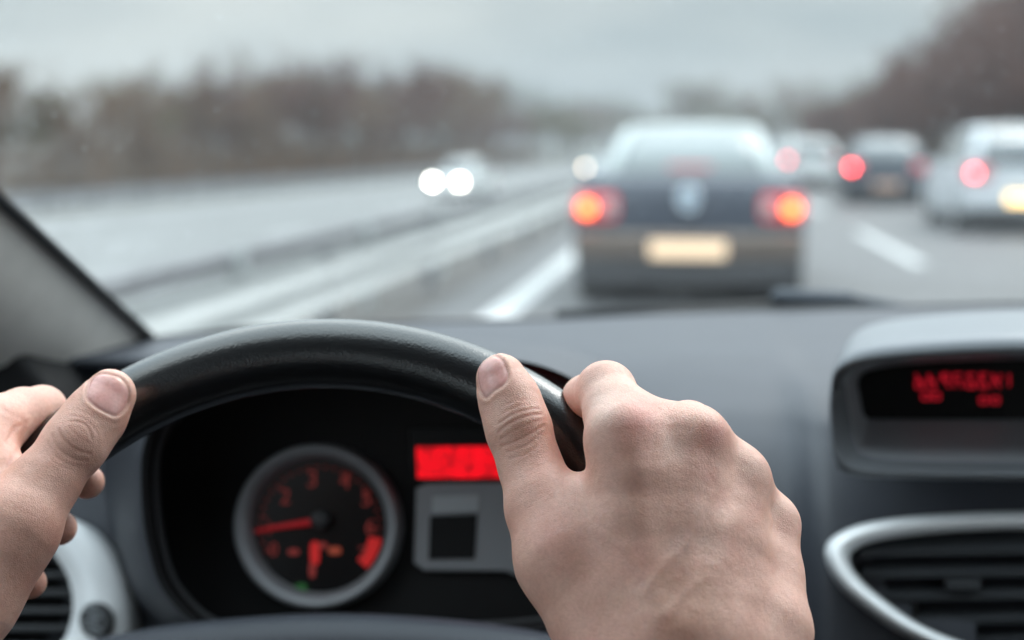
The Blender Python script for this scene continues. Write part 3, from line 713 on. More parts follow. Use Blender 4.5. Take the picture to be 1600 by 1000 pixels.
hl(rings_obj("vent_ring", [q_closed(blend(vo, vi, -.06, .012)), q_closed(blend(vo, vi, 0, -.003)), q_closed(blend(vo, vi, .2, -.013)), q_closed(blend(vo, vi, .5, -.019)), q_closed(blend(vo, vi, .8, -.013)), q_closed(blend(vo, vi, 1, -.002))], M_silver, vent))
M_blk2 = mat("vent black plastic", (.018, .019, .021), .5)
hl(rings_obj("vent_duct", [q_closed(blend(vo, vi, .98, -.001)), q_closed(blend(vo, vi, 1.06, .006)), q_closed(blend(vo, vi, 1.1, .05))], M_blk2, vent))
hl(slab("vent_back", [(p[0], p[1]) for p in vi], Plane((0, .92, 1), (0, -1, 0)), 0, .004, M_black, vent, n=48))
def vslat(pts, parent, m, dz=.006, dep=.020, lift=.009):
    A = [Q(p) for p in pts]; bm = bmesh.new()
    rr = []
    for p in A: rr.append([bm.verts.new(p + Vector(d)) for d in ((0, 0, dz/2), (0, dep, dz/2 + lift), (0, dep, -dz/2 + lift), (0, 0, -dz/2))])
    for a, b in zip(rr[:-1], rr[1:]):
        for k in range(4): bm.faces.new((a[k], a[(k+1)%4], b[(k+1)%4], b[k]))
    bm.faces.new(rr[0]); bm.faces.new(rr[-1][::-1]); return hl(bmobj("slat", bm, m, parent, False))
M_slat = mat("vent slat plastic", (.028, .031, .036), .5)
for y_, x0, x1 in ((862, 1346, 1868), (896, 1346, 1880), (932, 1380, 1862), (970, 1436, 1800), (1002, 1510, 1740)):
    vslat([(x0, y_ + 4, .878), ((x0 + x1) / 2, y_, .876), (x1, y_ + 4, .878)], vent, M_slat, .0032)
for x_ in (1430, 1500, 1570, 1640, 1710, 1780):
    o = hl(slab("vane", [(x_, 834), (x_ + 4, 834), (x_ + 4, 1004), (x_, 1004)], Plane((0, .905, 1), (0, -1, 0)), 0, .008, M_blk2, vent))
hl(slab("vent_tab", [(1478, 908), (1534, 908), (1532, 924), (1480, 924)], Plane((0, .872, 1), (0, -1, 0)), 0, .012, M_slat, vent, .001))

# left-hand round vent with silver surround and a ribbed dial
lv = empty("air_vent", dash_o); lv.parent = dash; lv.matrix_parent_inverse = Matrix.Translation(-dash_o)
VP_ = Plane(Q((60, 930, .875)), (.22, -.92, .40))
lo_ = [(118, 812), (160, 845), (188, 890), (204, 945), (207, 1000), (195, 1070), (120, 1150), (0, 1170), (-110, 1130), (-150, 1000), (-130, 880), (-60, 815), (30, 790)]
n_ = len(lo_)
li_ = [(20 + 96 * math.cos(a), 945 + 104 * math.sin(a)) for a in [math.atan2(b - 945, a_ - 20) for a_, b in lo_]]
def lring(t, off): return [VP_.at(p.x, p.y, off) for p in smooth_closed([Vector((a[0]*(1-t)+b[0]*t, a[1]*(1-t)+b[1]*t, 0)) for a, b in zip(lo_, li_)], 96)]
hl(rings_obj("vent_surround", [lring(-.05, -.03), lring(0, 0), lring(.12, .009), lring(.5, .011), lring(.85, .009), lring(1, .004)], M_silver, lv))
hl(rings_obj("vent_duct", [lring(.98, .004), lring(1.04, 0), lring(1.08, -.045)], M_blk2, lv))
hl(slab("vent_back", li_, VP_, -.04, .004, M_black, lv, n=48))
for y_ in (868, 896, 924, 952, 980, 1008):
    hw = math.sqrt(max(0, 1 - ((y_ - 945) / 104) ** 2)) * 94
    o = hl(slab("slat", [(20 - hw, y_ - 5), (20 + hw, y_ - 5), (20 + hw, y_ + 5), (20 - hw, y_ + 5)], VP_, -.006, .016, M_slat, lv, .0006))
hl(rings_obj("vent_dial", [circ((157, 972), 29, .006, 40, .92, VP_), circ((157, 972), 28, .016, 40, .92, VP_), circ((157, 972), 24, .0185, 40, .92, VP_), circ((157, 972), 1, .0185, 40, .92, VP_)], M_dash_dark, lv, sharp=50))
bm = bmesh.new()
for k in range(4):
    pts = [VP_.at(150 + 9 * math.cos(a / 10 * 2 * math.pi) + (k % 2) * 8, 953 + k * 12 + 5 * math.sin(a / 10 * 2 * math.pi), .0195) for a in range(10)]
    add_tube(bm, pts, .0005, 5, closed=True)
hl(bmobj("dial_symbol", bm, M_frost, lv))

def shrink(o_, f):
    c0 = sum(p[0] for p in o_) / len(o_); c1 = sum(p[1] for p in o_) / len(o_); return [(c0 + (p[0] - c0) * f, c1 + (p[1] - c1) * f) for p in o_]
DASH_HOLES += [shrink(cav, .97), shrink(inn, .99), shrink(vi, 1.0), shrink(li_, .97)]
build_dash()

# ------------------------------------------------------------------ shell of the car: pillar, windscreen, door, cowl, bonnet
cb_ = empty("driven_car", (0, 1.0, .6), label="grey windscreen pillar, dark door and bonnet of the car being driven, around the dashboard", cat="car")
cbo = Vector((0, 1.0, .6))
def cbl(o): o.matrix_parent_inverse = Matrix.Translation(-cbo); return o
E0 = base_pt(232, 535); E1 = Q((0, 325, .85))
pu = (E1 - E0).normalized(); pv = Vector((0, pu.z, -pu.y)).normalized(); pv = pv if pv.z < 0 else -pv
def pillar(name, sgn, mirror_x=None):
    secs = []
    prof = [(0, -.004), (-.002, .006), (-.006, .020), (-.014, .038), (-.026, .054), (-.044, .067), (-.070, .076), (-.10, .074), (-.13, .05), (-.13, .0), (-.09, -.03), (-.02, -.018)]
    for t in np.linspace(-.12, .72, 24):
        c = E0 + pu * t
        sc_ = 1.0 - .22 * max(0, t)
        ring = []
        for a, b in prof:
            p = c + Vector((a * sc_, 0, 0)) + pv * (b * sc_)
            if mirror_x is not None: p.x = 2 * mirror_x - p.x
            ring.append(p)
        secs.append(ring)
    o = cbl(rings_obj(name, secs, M_pillar, cb_)); return o
MX = .18
pillar("windscreen_pillar", 1); pillar("windscreen_pillar", 1, MX)
for s in (0, 1):
    bm = bmesh.new(); pts = [E0 + pu * t + Vector((.004, 0, .002)) for t in np.linspace(-.12, .72, 20)]
    if s: pts = [Vector((2 * MX - p.x, p.y, p.z)) for p in pts]
    add_tube(bm, pts, .0042, 10); cbl(bmobj("screen_seal", bm, M_seal, cb_))
# door: dark trim below the side window
bm = bmesh.new(); add_box(bm, (-.66, -.6, .35), (-.575, 1.12, .985)); o = cbl(bmobj("door_panel", bm, M_black, cb_, False)); bevel(o, .02, 4)
bm = bmesh.new(); vs = [bm.verts.new(v) for v in ((-.60, 1.15, .98), (-.60, .78, .985), (-.60, .80, 1.06), (-.60, 1.0, 1.02), (-.64, 1.15, .98), (-.64, .78, .985), (-.64, .80, 1.06), (-.64, 1.0, 1.02))]
for f in ((0,1,2,3),(7,6,5,4),(0,4,5,1),(1,5,6,2),(2,6,7,3),(3,7,4,0)): bm.faces.new([vs[i] for i in f])
cbl(bmobj("door_corner_trim", bm, M_black, cb_, False))
bm = bmesh.new(); add_box(bm, (.93, -.6, .35), (1.01, 1.12, .985)); o = cbl(bmobj("door_panel", bm, M_black, cb_, False)); bevel(o, .02, 4)
# roof lining and rear end, unseen, added to keep back light off the wheel
M_lining = mat("grey roof lining", (.17, .166, .163), .95)
R = []
for yy, dz in ((.49, -.045), (.44, -.02), (.30, .01), (0, .03), (-.4, .03), (-.9, .0), (-1.3, -.12), (-1.5, -.35), (-1.55, -.85)):
    R.append([Vector((MX + .62 * s_, yy + (.10 * (1 - s_ * s_) if yy > .2 else 0), 1.2 + .215 + dz - .04 * s_ ** 4)) for s_ in np.linspace(-1, 1, 13)])
o = cbl(rings_obj("roof", R, M_lining, cb_, closed=False)); sm_ = o.modifiers.new("s", 'SOLIDIFY'); sm_.thickness = .03
for sx_, nm in ((-.62, "rear_side_panel"), (.98, "rear_side_panel")):
    bm = bmesh.new(); add_box(bm, (sx_ - .02, -1.55, .35), (sx_ + .02, -.35, .99)); cbl(bmobj(nm, bm, M_black, cb_, False))
bm = bmesh.new(); add_box(bm, (-.66, -1.55, .28), (1.02, 1.1, .33)); cbl(bmobj("floor_pan", bm, M_black, cb_, False))
bm = bmesh.new(); add_box(bm, (-.46, -.46, .40), (.06, -.30, 1.08)); o = cbl(bmobj("seat_back", bm, M_pillar, cb_, False)); bevel(o, .06, 4)
bm = bmesh.new(); add_box(bm, (.30, -.46, .40), (.82, -.30, 1.08)); o = cbl(bmobj("seat_back", bm, M_pillar, cb_, False)); bevel(o, .06, 4)
WSP = Plane((0, .93, 1.1), (0, -1, 0))
cbl(slab("mirror_corner_trim", [(-90, 440), (-25, 488), (22, 540), (62, 590), (100, 640), (100, 700), (-90, 720)], WSP, 0, .06, M_black, cb_, .008))
# cowl and bonnet
M_paint_own = mat("silver grey bonnet paint", (.16, .17, .18), .3, coat=.6)
bl2 = smooth_open(base_line[1:-1], 60)
R = [[p + Vector((0, dy, dz)) for p in bl2] for dy, dz in ((.0, -.03), (.05, -.035), (.13, -.045), (.16, -.06))]
cbl(rings_obj("cowl_panel", R, M_black, cb_, closed=False))
R = [[Vector((MX + (p.x - MX) * sx_, p.y + dy, 1.2 + dz - .03 * abs((p.x - MX) / .8) ** 2)) for p in bl2] for dy, dz, sx_ in ((.15, -.22, 1.05), (.3, -.24, 1.08), (.55, -.29, 1.06), (.75, -.36, 1.0), (.85, -.46, .93), (.88, -.62, .9))]
cbl(rings_obj("bonnet", R, M_paint_own, cb_, closed=False))

# windscreen glass
def glass_mat(name="windscreen glass"):
    m = bpy.data.materials.new(name); m.use_nodes = True; n = m.node_tree.nodes; l = m.node_tree.links
    n.remove(n['Principled BSDF']); out = n['Material Output']
    tr = n.new("ShaderNodeBsdfTransparent"); tr.inputs[0].default_value = (.97, .985, .985, 1)
    gl = n.new("ShaderNodeBsdfGlossy"); gl.inputs['Roughness'].default_value = .02
    lf = n.new("ShaderNodeLayerWeight"); lf.inputs['Blend'].default_value = .5
    pw_ = n.new("ShaderNodeMath"); pw_.operation = 'POWER'; pw_.inputs[1].default_value = 5; l.new(lf.outputs['Facing'], pw_.inputs[0])
    lw = n.new("ShaderNodeMath"); lw.operation = 'MULTIPLY_ADD'; lw.inputs[1].default_value = .7; lw.inputs[2].default_value = .04; l.new(pw_.outputs[0], lw.inputs[0])
    m1 = n.new("ShaderNodeMixShader"); l.new(lw.outputs[0], m1.inputs[0]); l.new(tr.outputs[0], m1.inputs[1]); l.new(gl.outputs[0], m1.inputs[2])
    # road film and specks of water on the outside
    df = n.new("ShaderNodeBsdfTranslucent"); df.inputs[0].default_value = (.9, .93, .95, 1)
    tcn = n.new("ShaderNodeTexCoord")
    nz_ = n.new("ShaderNodeTexNoise"); nz_.inputs['Scale'].default_value = 5; nz_.inputs['Detail'].default_value = 6
    r1 = n.new("ShaderNodeMapRange"); r1.inputs['From Min'].default_value = .3; r1.inputs['From Max'].default_value = .75; r1.inputs['To Min'].default_value = .002; r1.inputs['To Max'].default_value = .02
    vo_ = n.new("ShaderNodeTexVoronoi"); vo_.inputs['Scale'].default_value = 75; vo_.inputs['Randomness'].default_value = 1
    r2 = n.new("ShaderNodeMapRange"); r2.inputs['From Min'].default_value = .05; r2.inputs['From Max'].default_value = .10; r2.inputs['To Min'].default_value = .16; r2.inputs['To Max'].default_value = 0
    ad = n.new("ShaderNodeMath"); ad.operation = 'ADD'
    l.new(tcn.outputs['Object'], nz_.inputs['Vector']); l.new(tcn.outputs['Object'], vo_.inputs['Vector']); l.new(nz_.outputs['Fac'], r1.inputs['Value']); l.new(vo_.outputs['Distance'], r2.inputs['Value'])
    l.new(r1.outputs[0], ad.inputs[0]); l.new(r2.outputs[0], ad.inputs[1])
    # grime the wipers never reach, along the left pillar
    sp = n.new("ShaderNodeSeparateXYZ"); l.new(tcn.outputs['Object'], sp.inputs[0])
    r3 = n.new("ShaderNodeMapRange"); r3.inputs['From Min'].default_value = -.455; r3.inputs['From Max'].default_value = -.36; r3.inputs['To Min'].default_value = .045; r3.inputs['To Max'].default_value = 0; l.new(sp.outputs['X'], r3.inputs['Value'])
    n4 = n.new("ShaderNodeTexNoise"); n4.inputs['Scale'].default_value = 38; n4.inputs['Detail'].default_value = 5; l.new(tcn.outputs['Object'], n4.inputs['Vector'])
    r4 = n.new("ShaderNodeMapRange"); r4.inputs['From Min'].default_value = .38; r4.inputs['From Max'].default_value = .66; r4.inputs['To Min'].default_value = .25; r4.inputs['To Max'].default_value = 1.5; l.new(n4.outputs['Fac'], r4.inputs['Value'])
    gm = n.new("ShaderNodeMath"); gm.operation = 'MULTIPLY_ADD'; l.new(r3.outputs[0], gm.inputs[0]); l.new(r4.outputs[0], gm.inputs[1]); l.new(ad.outputs[0], gm.inputs[2]); ad = gm
    m2 = n.new("ShaderNodeMixShader"); l.new(ad.outputs[0], m2.inputs[0]); l.new(m1.outputs[0], m2.inputs[1]); l.new(df.outputs[0], m2.inputs[2]); l.new(m2.outputs[0], out.inputs[0])
    return m
top = [E0 + pu * .68 for _ in range(1)][0]
def ws_grid(off):
    g = []
    for i in range(33):
        s = i / 32; x_b = E0.x + (2 * MX - 2 * E0.x) * s
        # base follows the dash edge, header is a gentler bow
        bow = 1 - (2 * s - 1) ** 2
        pb = min(bs, key=lambda p: abs(p.x - x_b)); zb = pb.z if x_b < .9 else E0.z
        yb = E0.y + (1.45 + .0 - E0.y) * bow
        pb = Vector((x_b, yb, E0.z + (1.045 - E0.z) * min(1, bow * 1.2)))
        pt = Vector((x_b * .97 + .005, top.y + .10 * bow, top.z + .035 * bow))
        g.append([pb * (1 - t) + pt * t + Vector((0, .02, .025)) * math.sin(t * math.pi) * bow + Vector((0, off, off)) for t in np.linspace(0, 1, 14)])
    return g
g = ws_grid(.004)
vs = [v for r in g for v in r]; k = 14
ws = meshobj("windscreen", vs, [(i*k+j, i*k+j+1, (i+1)*k+j+1, (i+1)*k+j) for i in range(32) for j in range(k-1)], glass_mat())
tag(ws, "slanted windscreen glass with a thin grey film and specks of dirt between dashboard and road", "windscreen")
# wiper
wp = empty("windscreen_wiper", P(1270, 470, 1.45), label="black wiper lying across the foot of the windscreen above the dashboard", cat="wiper"); wpo = wp.location.copy()
M_wip = mat("wiper black", (.035, .045, .06), .55)
bm = bmesh.new(); add_tube(bm, [P(870, 492, 1.36) - wpo, P(1050, 486, 1.40) - wpo, P(1200, 477, 1.43) - wpo, P(1340, 470, 1.45) - wpo], .0045, 8); bmobj("blade", bm, M_seal, wp)
bm = bmesh.new(); add_tube(bm, [P(1205, 463, 1.43) - wpo, P(1215, 463, 1.43) - wpo, P(1325, 466, 1.45) - wpo, P(1340, 470, 1.45) - wpo], [.004, .0085, .0085, .005], 8); bmobj("arm", bm, M_wip, wp)
bm = bmesh.new(); add_tube(bm, [P(1330, 468, 1.45) - wpo, P(1420, 482, 1.47) - wpo, P(1600, 500, 1.48) - wpo], .005, 8); bmobj("arm_base", bm, M_wip, wp)

# ------------------------------------------------------------------ road and ground
M_asph = mat("damp asphalt", (.082, .083, .086), .62, var=.10, vscale=.6, bump=.2, bscale=60, spec=.5)
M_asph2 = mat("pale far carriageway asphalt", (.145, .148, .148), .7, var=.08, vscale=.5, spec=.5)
M_gravel = mat("median gravel", (.085, .078, .072), .9, var=.2, vscale=3)
M_verge = mat("winter grass verge", (.085, .082, .055), .95, var=.35, vscale=1.2)
M_line = mat("white road paint", (.48, .49, .49), .6, var=.05, vscale=6)
def strip(name, xs, y0, y1, m, dz, ny=60, kind='structure'):
    """sheet following the road's cross-section"""
    ys = [y0 + (y1 - y0) * (k / ny) ** 1.6 for k in range(ny + 1)]
    vs = [(x, y, gz(x) + dz) for y in ys for x in xs]; k = len(xs)
    return meshobj(name, vs, [(i*k+j, i*k+j+1, (i+1)*k+j+1, (i+1)*k+j) for i in range(ny) for j in range(k-1)], m)
def gz(x):
    pts = ((-60, 1.2), (-32, .4), (-22, -.7), (-20.5, -.75), (-5, -.75), (-4.2, -.55), (-2.6, -.2), (-1.9, -.02), (-1.6, 0), (9.6, 0), (12, -.1), (20, .9), (60, 3))
    if x < pts[0][0]: return pts[0][1]
    for (a, za), (b, zb) in zip(pts[:-1], pts[1:]):
        if x <= b: return za + (zb - za) * (x - a) / (b - a)
    return pts[-1][1]
tag(strip("ground", [-700, -60, -40, -32, -26, -22, -20.5, -18, -12, -5, -4.2, -3.4, -2.6, -1.9, -1.6, 9.6, 12, 16, 20, 40, 60, 700], -60, 1200, M_verge, -.02), kind='structure')
tag(strip("road", [-2.3, -1.9, -1.6, 4, 9.8], -60, 325, M_asph, 0), kind='structure')
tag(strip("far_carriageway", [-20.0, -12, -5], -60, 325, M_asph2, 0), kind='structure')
tag(strip("median", [-5, -4.2, -3.4, -2.6, -2.3], -60, 325, M_gravel, .003), kind='structure')
def marking(name, x, wd, y0, y1): 
    return tag(meshobj(name, [(x-wd/2, y0, gz(x)+.005), (x+wd/2, y0, gz(x)+.005), (x+wd/2, y1, gz(x)+.005), (x-wd/2, y1, gz(x)+.005)], [(0,1,2,3)], M_line), kind='structure')
marking("edge_line", -1.48, .22, -60, 325)
for k in range(-2, 14): marking("lane_dash", 2.27, .17, 15.4 + k * 13, 21.6 + k * 13)
for k in range(-2, 14): marking("lane_dash", 6.0, .17, 15.4 + k * 13, 21.6 + k * 13)
marking("edge_line", 9.3, .2, -60, 325)
marking("edge_line", -6.0, .2, -60, 325); marking("edge_line", -17.2, .2, -60, 325)
for k in range(-2, 14): marking("lane_dash", -9.7, .15, 5 + k * 13, 8 + k * 13)

# ------------------------------------------------------------------ guard rails
M_galv = mat("galvanised steel", (.50, .52, .52), .42, metal=.25, var=.08, vscale=2)
M_galvd = mat("dull weathered and shaded steel", (.13, .13, .14), .6, metal=.2, var=.15, vscale=2)  # dark steel; on the second median rail it carries painted shade
def guardrail(name, x, zt, zb, side, y0, y1, step, label, post_label=None, m=M_galv, pm=M_galvd, cat="guard rail", post_x=.0, pw=.06, yoff=0):
    t = empty(name, (x, y0, gz(x)), label=label, cat=cat)
    o3 = Vector((x, y0, gz(x)))
    prof = []                                 # W-beam section
    for k in range(13):
        s = k / 12; prof.append((side * .035 * math.cos(s * 4 * math.pi), zt + (zb - zt) * s))
    bm = bmesh.new(); ny = int((y1 - y0) / 8)
    rr = []
    for th in (0, .004):
        for k in range(ny + 1):
            y = y0 + (y1 - y0) * k / ny
            rr.append([bm.verts.new(Vector((x + a - side * th, y, b)) - o3) for a, b in prof])
    n1 = ny + 1
    for s in (0, 1):
        for k in range(ny):
            for j in range(12):
                A, B = rr[s*n1+k], rr[s*n1+k+1]; bm.faces.new((A[j], A[j+1], B[j+1], B[j]) if not s else (A[j], B[j], B[j+1], A[j+1]))
    bmobj("beam", bm, m, t, recalc=False)
    y = y0 + yoff; n = 0; pmsh = None
    while y < y1 and n < 90:
        if pmsh is None:
            bm = bmesh.new(); add_box(bm, (-.05, -pw, -.1), (.05, pw, zt - gz(x) + .01)); p = bmobj("post", bm, pm, t, False); pmsh = p.data
        else:
            p = bpy.data.objects.new("post", pmsh); COL.objects.link(p); p.parent = t
        p.location = (post_x, y - y0, 0); y += step; n += 1
    return t
guardrail("guard_rail", -2.68, .48, .10, 1, -20, 325, 4, "pale galvanised guard rail beam nearest the left edge line of the road", post_x=-.07, pw=.06, yoff=2.1, m=mat("pale weathered zinc", (.50, .515, .51), .6, var=.06, vscale=2), pm=mat("grey zinc post", (.20, .20, .21), .5))
guardrail("guard_rail", -3.45, .46, .30, -1, -20, 325, 4, "dark back of the second median guard rail, beyond the pale beam", m=M_galvd, pm=M_galv, pw=.03, post_x=.05, yoff=2.1)  # shade on the rail's back put into its dark colour
guardrail("guard_rail", -20.4, -.08, -.62, 1, -10, 325, 4, "long grey guard rail along the far side of the opposite carriageway below the hedge", m=mat("grey weathered rail", (.20, .21, .23), .6, var=.1, vscale=2), pw=.05)
guardrail("guard_rail", 10.2, .75, .45, -1, -10, 330, 4, "guard rail along the right verge behind the queue of cars", m=M_galv, pw=.05)

# ------------------------------------------------------------------ bare winter trees
M_bark = mat("grey brown bark", (.06, .05, .042), .95, var=.25, vscale=3)
M_twig = mat("brown winter twigs", (.128, .074, .042), .95, var=.3, vscale=1.5)
M_twig2 = mat("reddish winter twigs", (.108, .048, .034), .95, var=.3, vscale=1.5)
M_twig3 = mat("olive winter twigs", (.105, .084, .038), .95, var=.3, vscale=1.5)
def tri_tube(bm, a, b, r0, r1):
    t = (b - a); 
    if t.length < 1e-4: return
    t.normalize(); u = t.cross(Vector((.3, .5, .8))).normalized(); v = t.cross(u)
    A = [bm.verts.new(a + (u * math.cos(k*2.094) + v * math.sin(k*2.094)) * r0) for k in range(3)]
    B = [bm.verts.new(b + (u * math.cos(k*2.094) + v * math.sin(k*2.094)) * r1) for k in range(3)]
    for k in range(3): bm.faces.new((A[k], A[(k+1)%3], B[(k+1)%3], B[k]))
def tree_meshes(seed, h, spread, stems, twig=.014, bmats=None, dens=1.0):
    r = random.Random(seed); tb = bmesh.new(); cb2 = bmesh.new()
    def grow(p, d, ln, rd, lev):
        seg_n = 3; q0 = p
        for s in range(seg_n):
            d = (d + Vector((r.uniform(-1, 1), r.uniform(-1, 1), r.uniform(-.4, .7))) * .16).normalized()
            q1 = q0 + d * (ln / seg_n); ra = rd * (1 - .22 * s); rb = rd * (1 - .22 * (s + 1))
            tri_tube(tb if lev == 0 else cb2, q0, q1, ra, rb); 
            if lev < 4 and (s > 0 or lev > 0):
                for _ in range(2 if r.random() < .75 * dens else 1):
                    az = r.uniform(0, 6.28); sp = r.uniform(.4, .95)
                    nd = (d + Vector((math.cos(az), math.sin(az), r.uniform(-.1, .5))) * sp).normalized()
                    if lev < 3 or r.random() < .8 * dens: grow(q1, nd, ln * r.uniform(.45, .66), max(twig, rb * .55), lev + 1 if lev > 0 else 1)
            q0 = q1
    for s in range(stems):
        az = r.uniform(0, 6.28); lean = spread * r.uniform(.1, 1)
        base = Vector((r.uniform(-1, 1), r.uniform(-1, 1), 0)) * .25 * (stems > 1)
        grow(base, Vector((math.cos(az) * lean, math.sin(az) * lean, 1)).normalized(), h * r.uniform(.42, .58), .075 if stems == 1 else .045, 0)
    out = []
    for nm, b in (("trunk", tb), ("crown", cb2)):
        me = bpy.data.meshes.new(nm); b.to_mesh(me); b.free(); out.append(me)
    zmax = max(v.co.z for v in out[1].vertices)
    for me in out: me.transform(Matrix.Scale(h / zmax, 4))
    return out
VAR = []
for seed, sp, st in ((1, .45, 3), (2, .3, 2), (3, .6, 4), (4, .35, 3), (5, .25, 1)):
    VAR.append(tree_meshes(seed, 5.0, sp, st, .013))
VM = {}
def tree(x, y, h, v, tw, label, group, name="bare_tree", wide=1.0):
    key = (v, tw.name)
    t = empty(name, (x, y, gz(x) - .05), rz=random.uniform(0, 6.28), label=label, cat="tree", group=group)
    s = h / 5.0; t.scale = (s * wide, s * wide, s)
    if key not in VM:
        a, b = VAR[v][0].copy(), VAR[v][1].copy(); a.materials.clear(); b.materials.clear(); a.materials.append(M_bark); b.materials.append(tw); VM[key] = (a, b)
    for me_, nm in zip(VM[key], ("trunk", "crown")):
        c = bpy.data.objects.new(nm, me_); COL.objects.link(c); c.parent = t
    return t
random.seed(7)
LT = "bare grey-brown tree in the dense row beyond the opposite carriageway, left of the gap"
GT = "bare trees lining the opposite carriageway"
def top_left(px):                             # height of the hedge's outline in the photo, by image column
    pts = ((-100, 90), (60, 130), (100, 175), (160, 150), (190, 120), (215, 170), (270, 150), (300, 100), (340, 115), (420, 112), (520, 122), (600, 128), (700, 142), (760, 155), (800, 170))
    for (a, za), (b, zb) in zip(pts[:-1], pts[1:]):
        if px <= b: return za + (zb - za) * (px - a) / (b - a)
    return 170
for row, X0 in enumerate((-23.0, -26.0, -30.0)):
    y = 36 + row * 5
    while y < 190:
        x = X0 + random.uniform(-.8, .8); yy = y + random.uniform(-.5, .5)
        px, py, d = proj(np.array([[x, yy, 1.2]])); px = px[0]
        if px < 800:
            topz = 1.2 + (235 - top_left(px) + 12) / F * d[0]
            h = max(2.0, topz - gz(x)) * random.choice((.72, .85, .95, 1.05, 1.2)) * random.uniform(.95, 1.05)
            tw = M_twig if random.random() < .6 else (M_twig2 if px > 250 else M_twig3)
            tree(x, yy, h, random.randrange(5), tw, LT, GT, wide=random.uniform(.9, 1.2))
        y += 1.0 + yy * .021
for k in range(16):                           # clump behind the gap
    yy = 215 + k * 4; x = -25 + random.uniform(-3, 2)
    tree(x, yy, random.uniform(8, 10.5), random.randrange(5), M_twig3, "bare olive-brown tree in the low clump left of the car ahead", "low clump beyond the gap", wide=1.2)
def top_right(px):
    pts = ((1200, 190), (1300, 165), (1380, 138), (1450, 105), (1500, 55), (1560, 5), (1700, -80), (2400, -300))
    if px < 1200: return 185
    for (a, za), (b, zb) in zip(pts[:-1], pts[1:]):
        if px <= b: return za + (zb - za) * (px - a) / (b - a)
    return -300
for row, X0 in enumerate((11.6, 13.6, 16.2, 19.0)):
    yy = 36 + row * 3
    while yy < 170:
        x = X0 + random.uniform(-.7, .7); y_ = yy + random.uniform(-.5, .5)
        px, py, d = proj(np.array([[x, y_, 1.2]])); px = px[0]
        h = max(2.5, 1.2 + (235 - top_right(px) + 8) / F * d[0] - gz(x)) * random.uniform(.86, 1.06)
        tree(x, y_, min(h, 11), random.randrange(5), M_twig2, "bare reddish-brown tree in the dark mass at the right edge of the road", "reddish trees on the right verge", wide=random.uniform(.95, 1.2))
        yy += 1.2 + yy * .02
for k in range(70):                           # far end of the road
    yy = random.uniform(335, 420); x = -45 + 1.5 * k + random.uniform(-2, 2)
    tree(x, yy, random.uniform(11, 18) * (1.15 if k % 9 < 3 else .85), random.randrange(5), M_twig if k % 2 else M_twig3, "hazy bare tree on the skyline above the queue of cars", "far trees above the traffic", wide=1.3)
# undergrowth that cannot be counted
bm = bmesh.new(); rb_ = random.Random(3)
for (xa, xb, ya, yb, n_, hh) in ((-31, -21.6, 36, 190, 6500, 2.6), (11.2, 18, 42, 150, 3600, 2.2)):
    for _ in range(n_):
        x = rb_.uniform(xa, xb); y = rb_.uniform(ya, yb); a = rb_.uniform(0, 6.28)
        p = Vector((x, y, gz(x) - .05)); h_ = hh * rb_.uniform(.4, 1)
        tri_tube(bm, p, p + Vector((math.cos(a) * .5, math.sin(a) * .5, h_)), .03, .012)
tag(bmobj("undergrowth", bm, M_twig, None, False, recalc=False), "tangle of brown brushwood under the roadside trees", kind="stuff")
# lamp posts
M_post = mat("pale lamp post", (.45, .46, .47), .5)
def lamp_post(x, y, h, label, side):
    t = empty("street_lamp", (x, y, gz(x)), label=label, cat="street lamp")
    bm = bmesh.new(); add_tube(bm, [(0, 0, -.1), (0, 0, h * .6), (0, 0, h)], [.11, .08, .06], 10); bmobj("pole", bm, M_post, t)
    bm = bmesh.new(); add_tube(bm, [(0, 0, h), (side * .6, 0, h + .25), (side * 1.6, 0, h + .3)], .04, 8); bmobj("arm", bm, M_post, t)
    bm = bmesh.new(); add_box(bm, (min(side*1.5, side*2.2), -.14, h + .22), (max(side*1.5, side*2.2), .14, h + .36)); o = bmobj("lamp_head", bm, M_galvd, t, False); bevel(o, .04)
lamp_post(-21.3, 165, 9.5, "pale lamp post in the gap at the right end of the left tree row", 1)
q_ = Q((1095, 200, 150)); lamp_post(-1.2 + q_.x * 0 - 1.9, 150, 8.5, "pale lamp post rising behind the roof of the car ahead", -1)

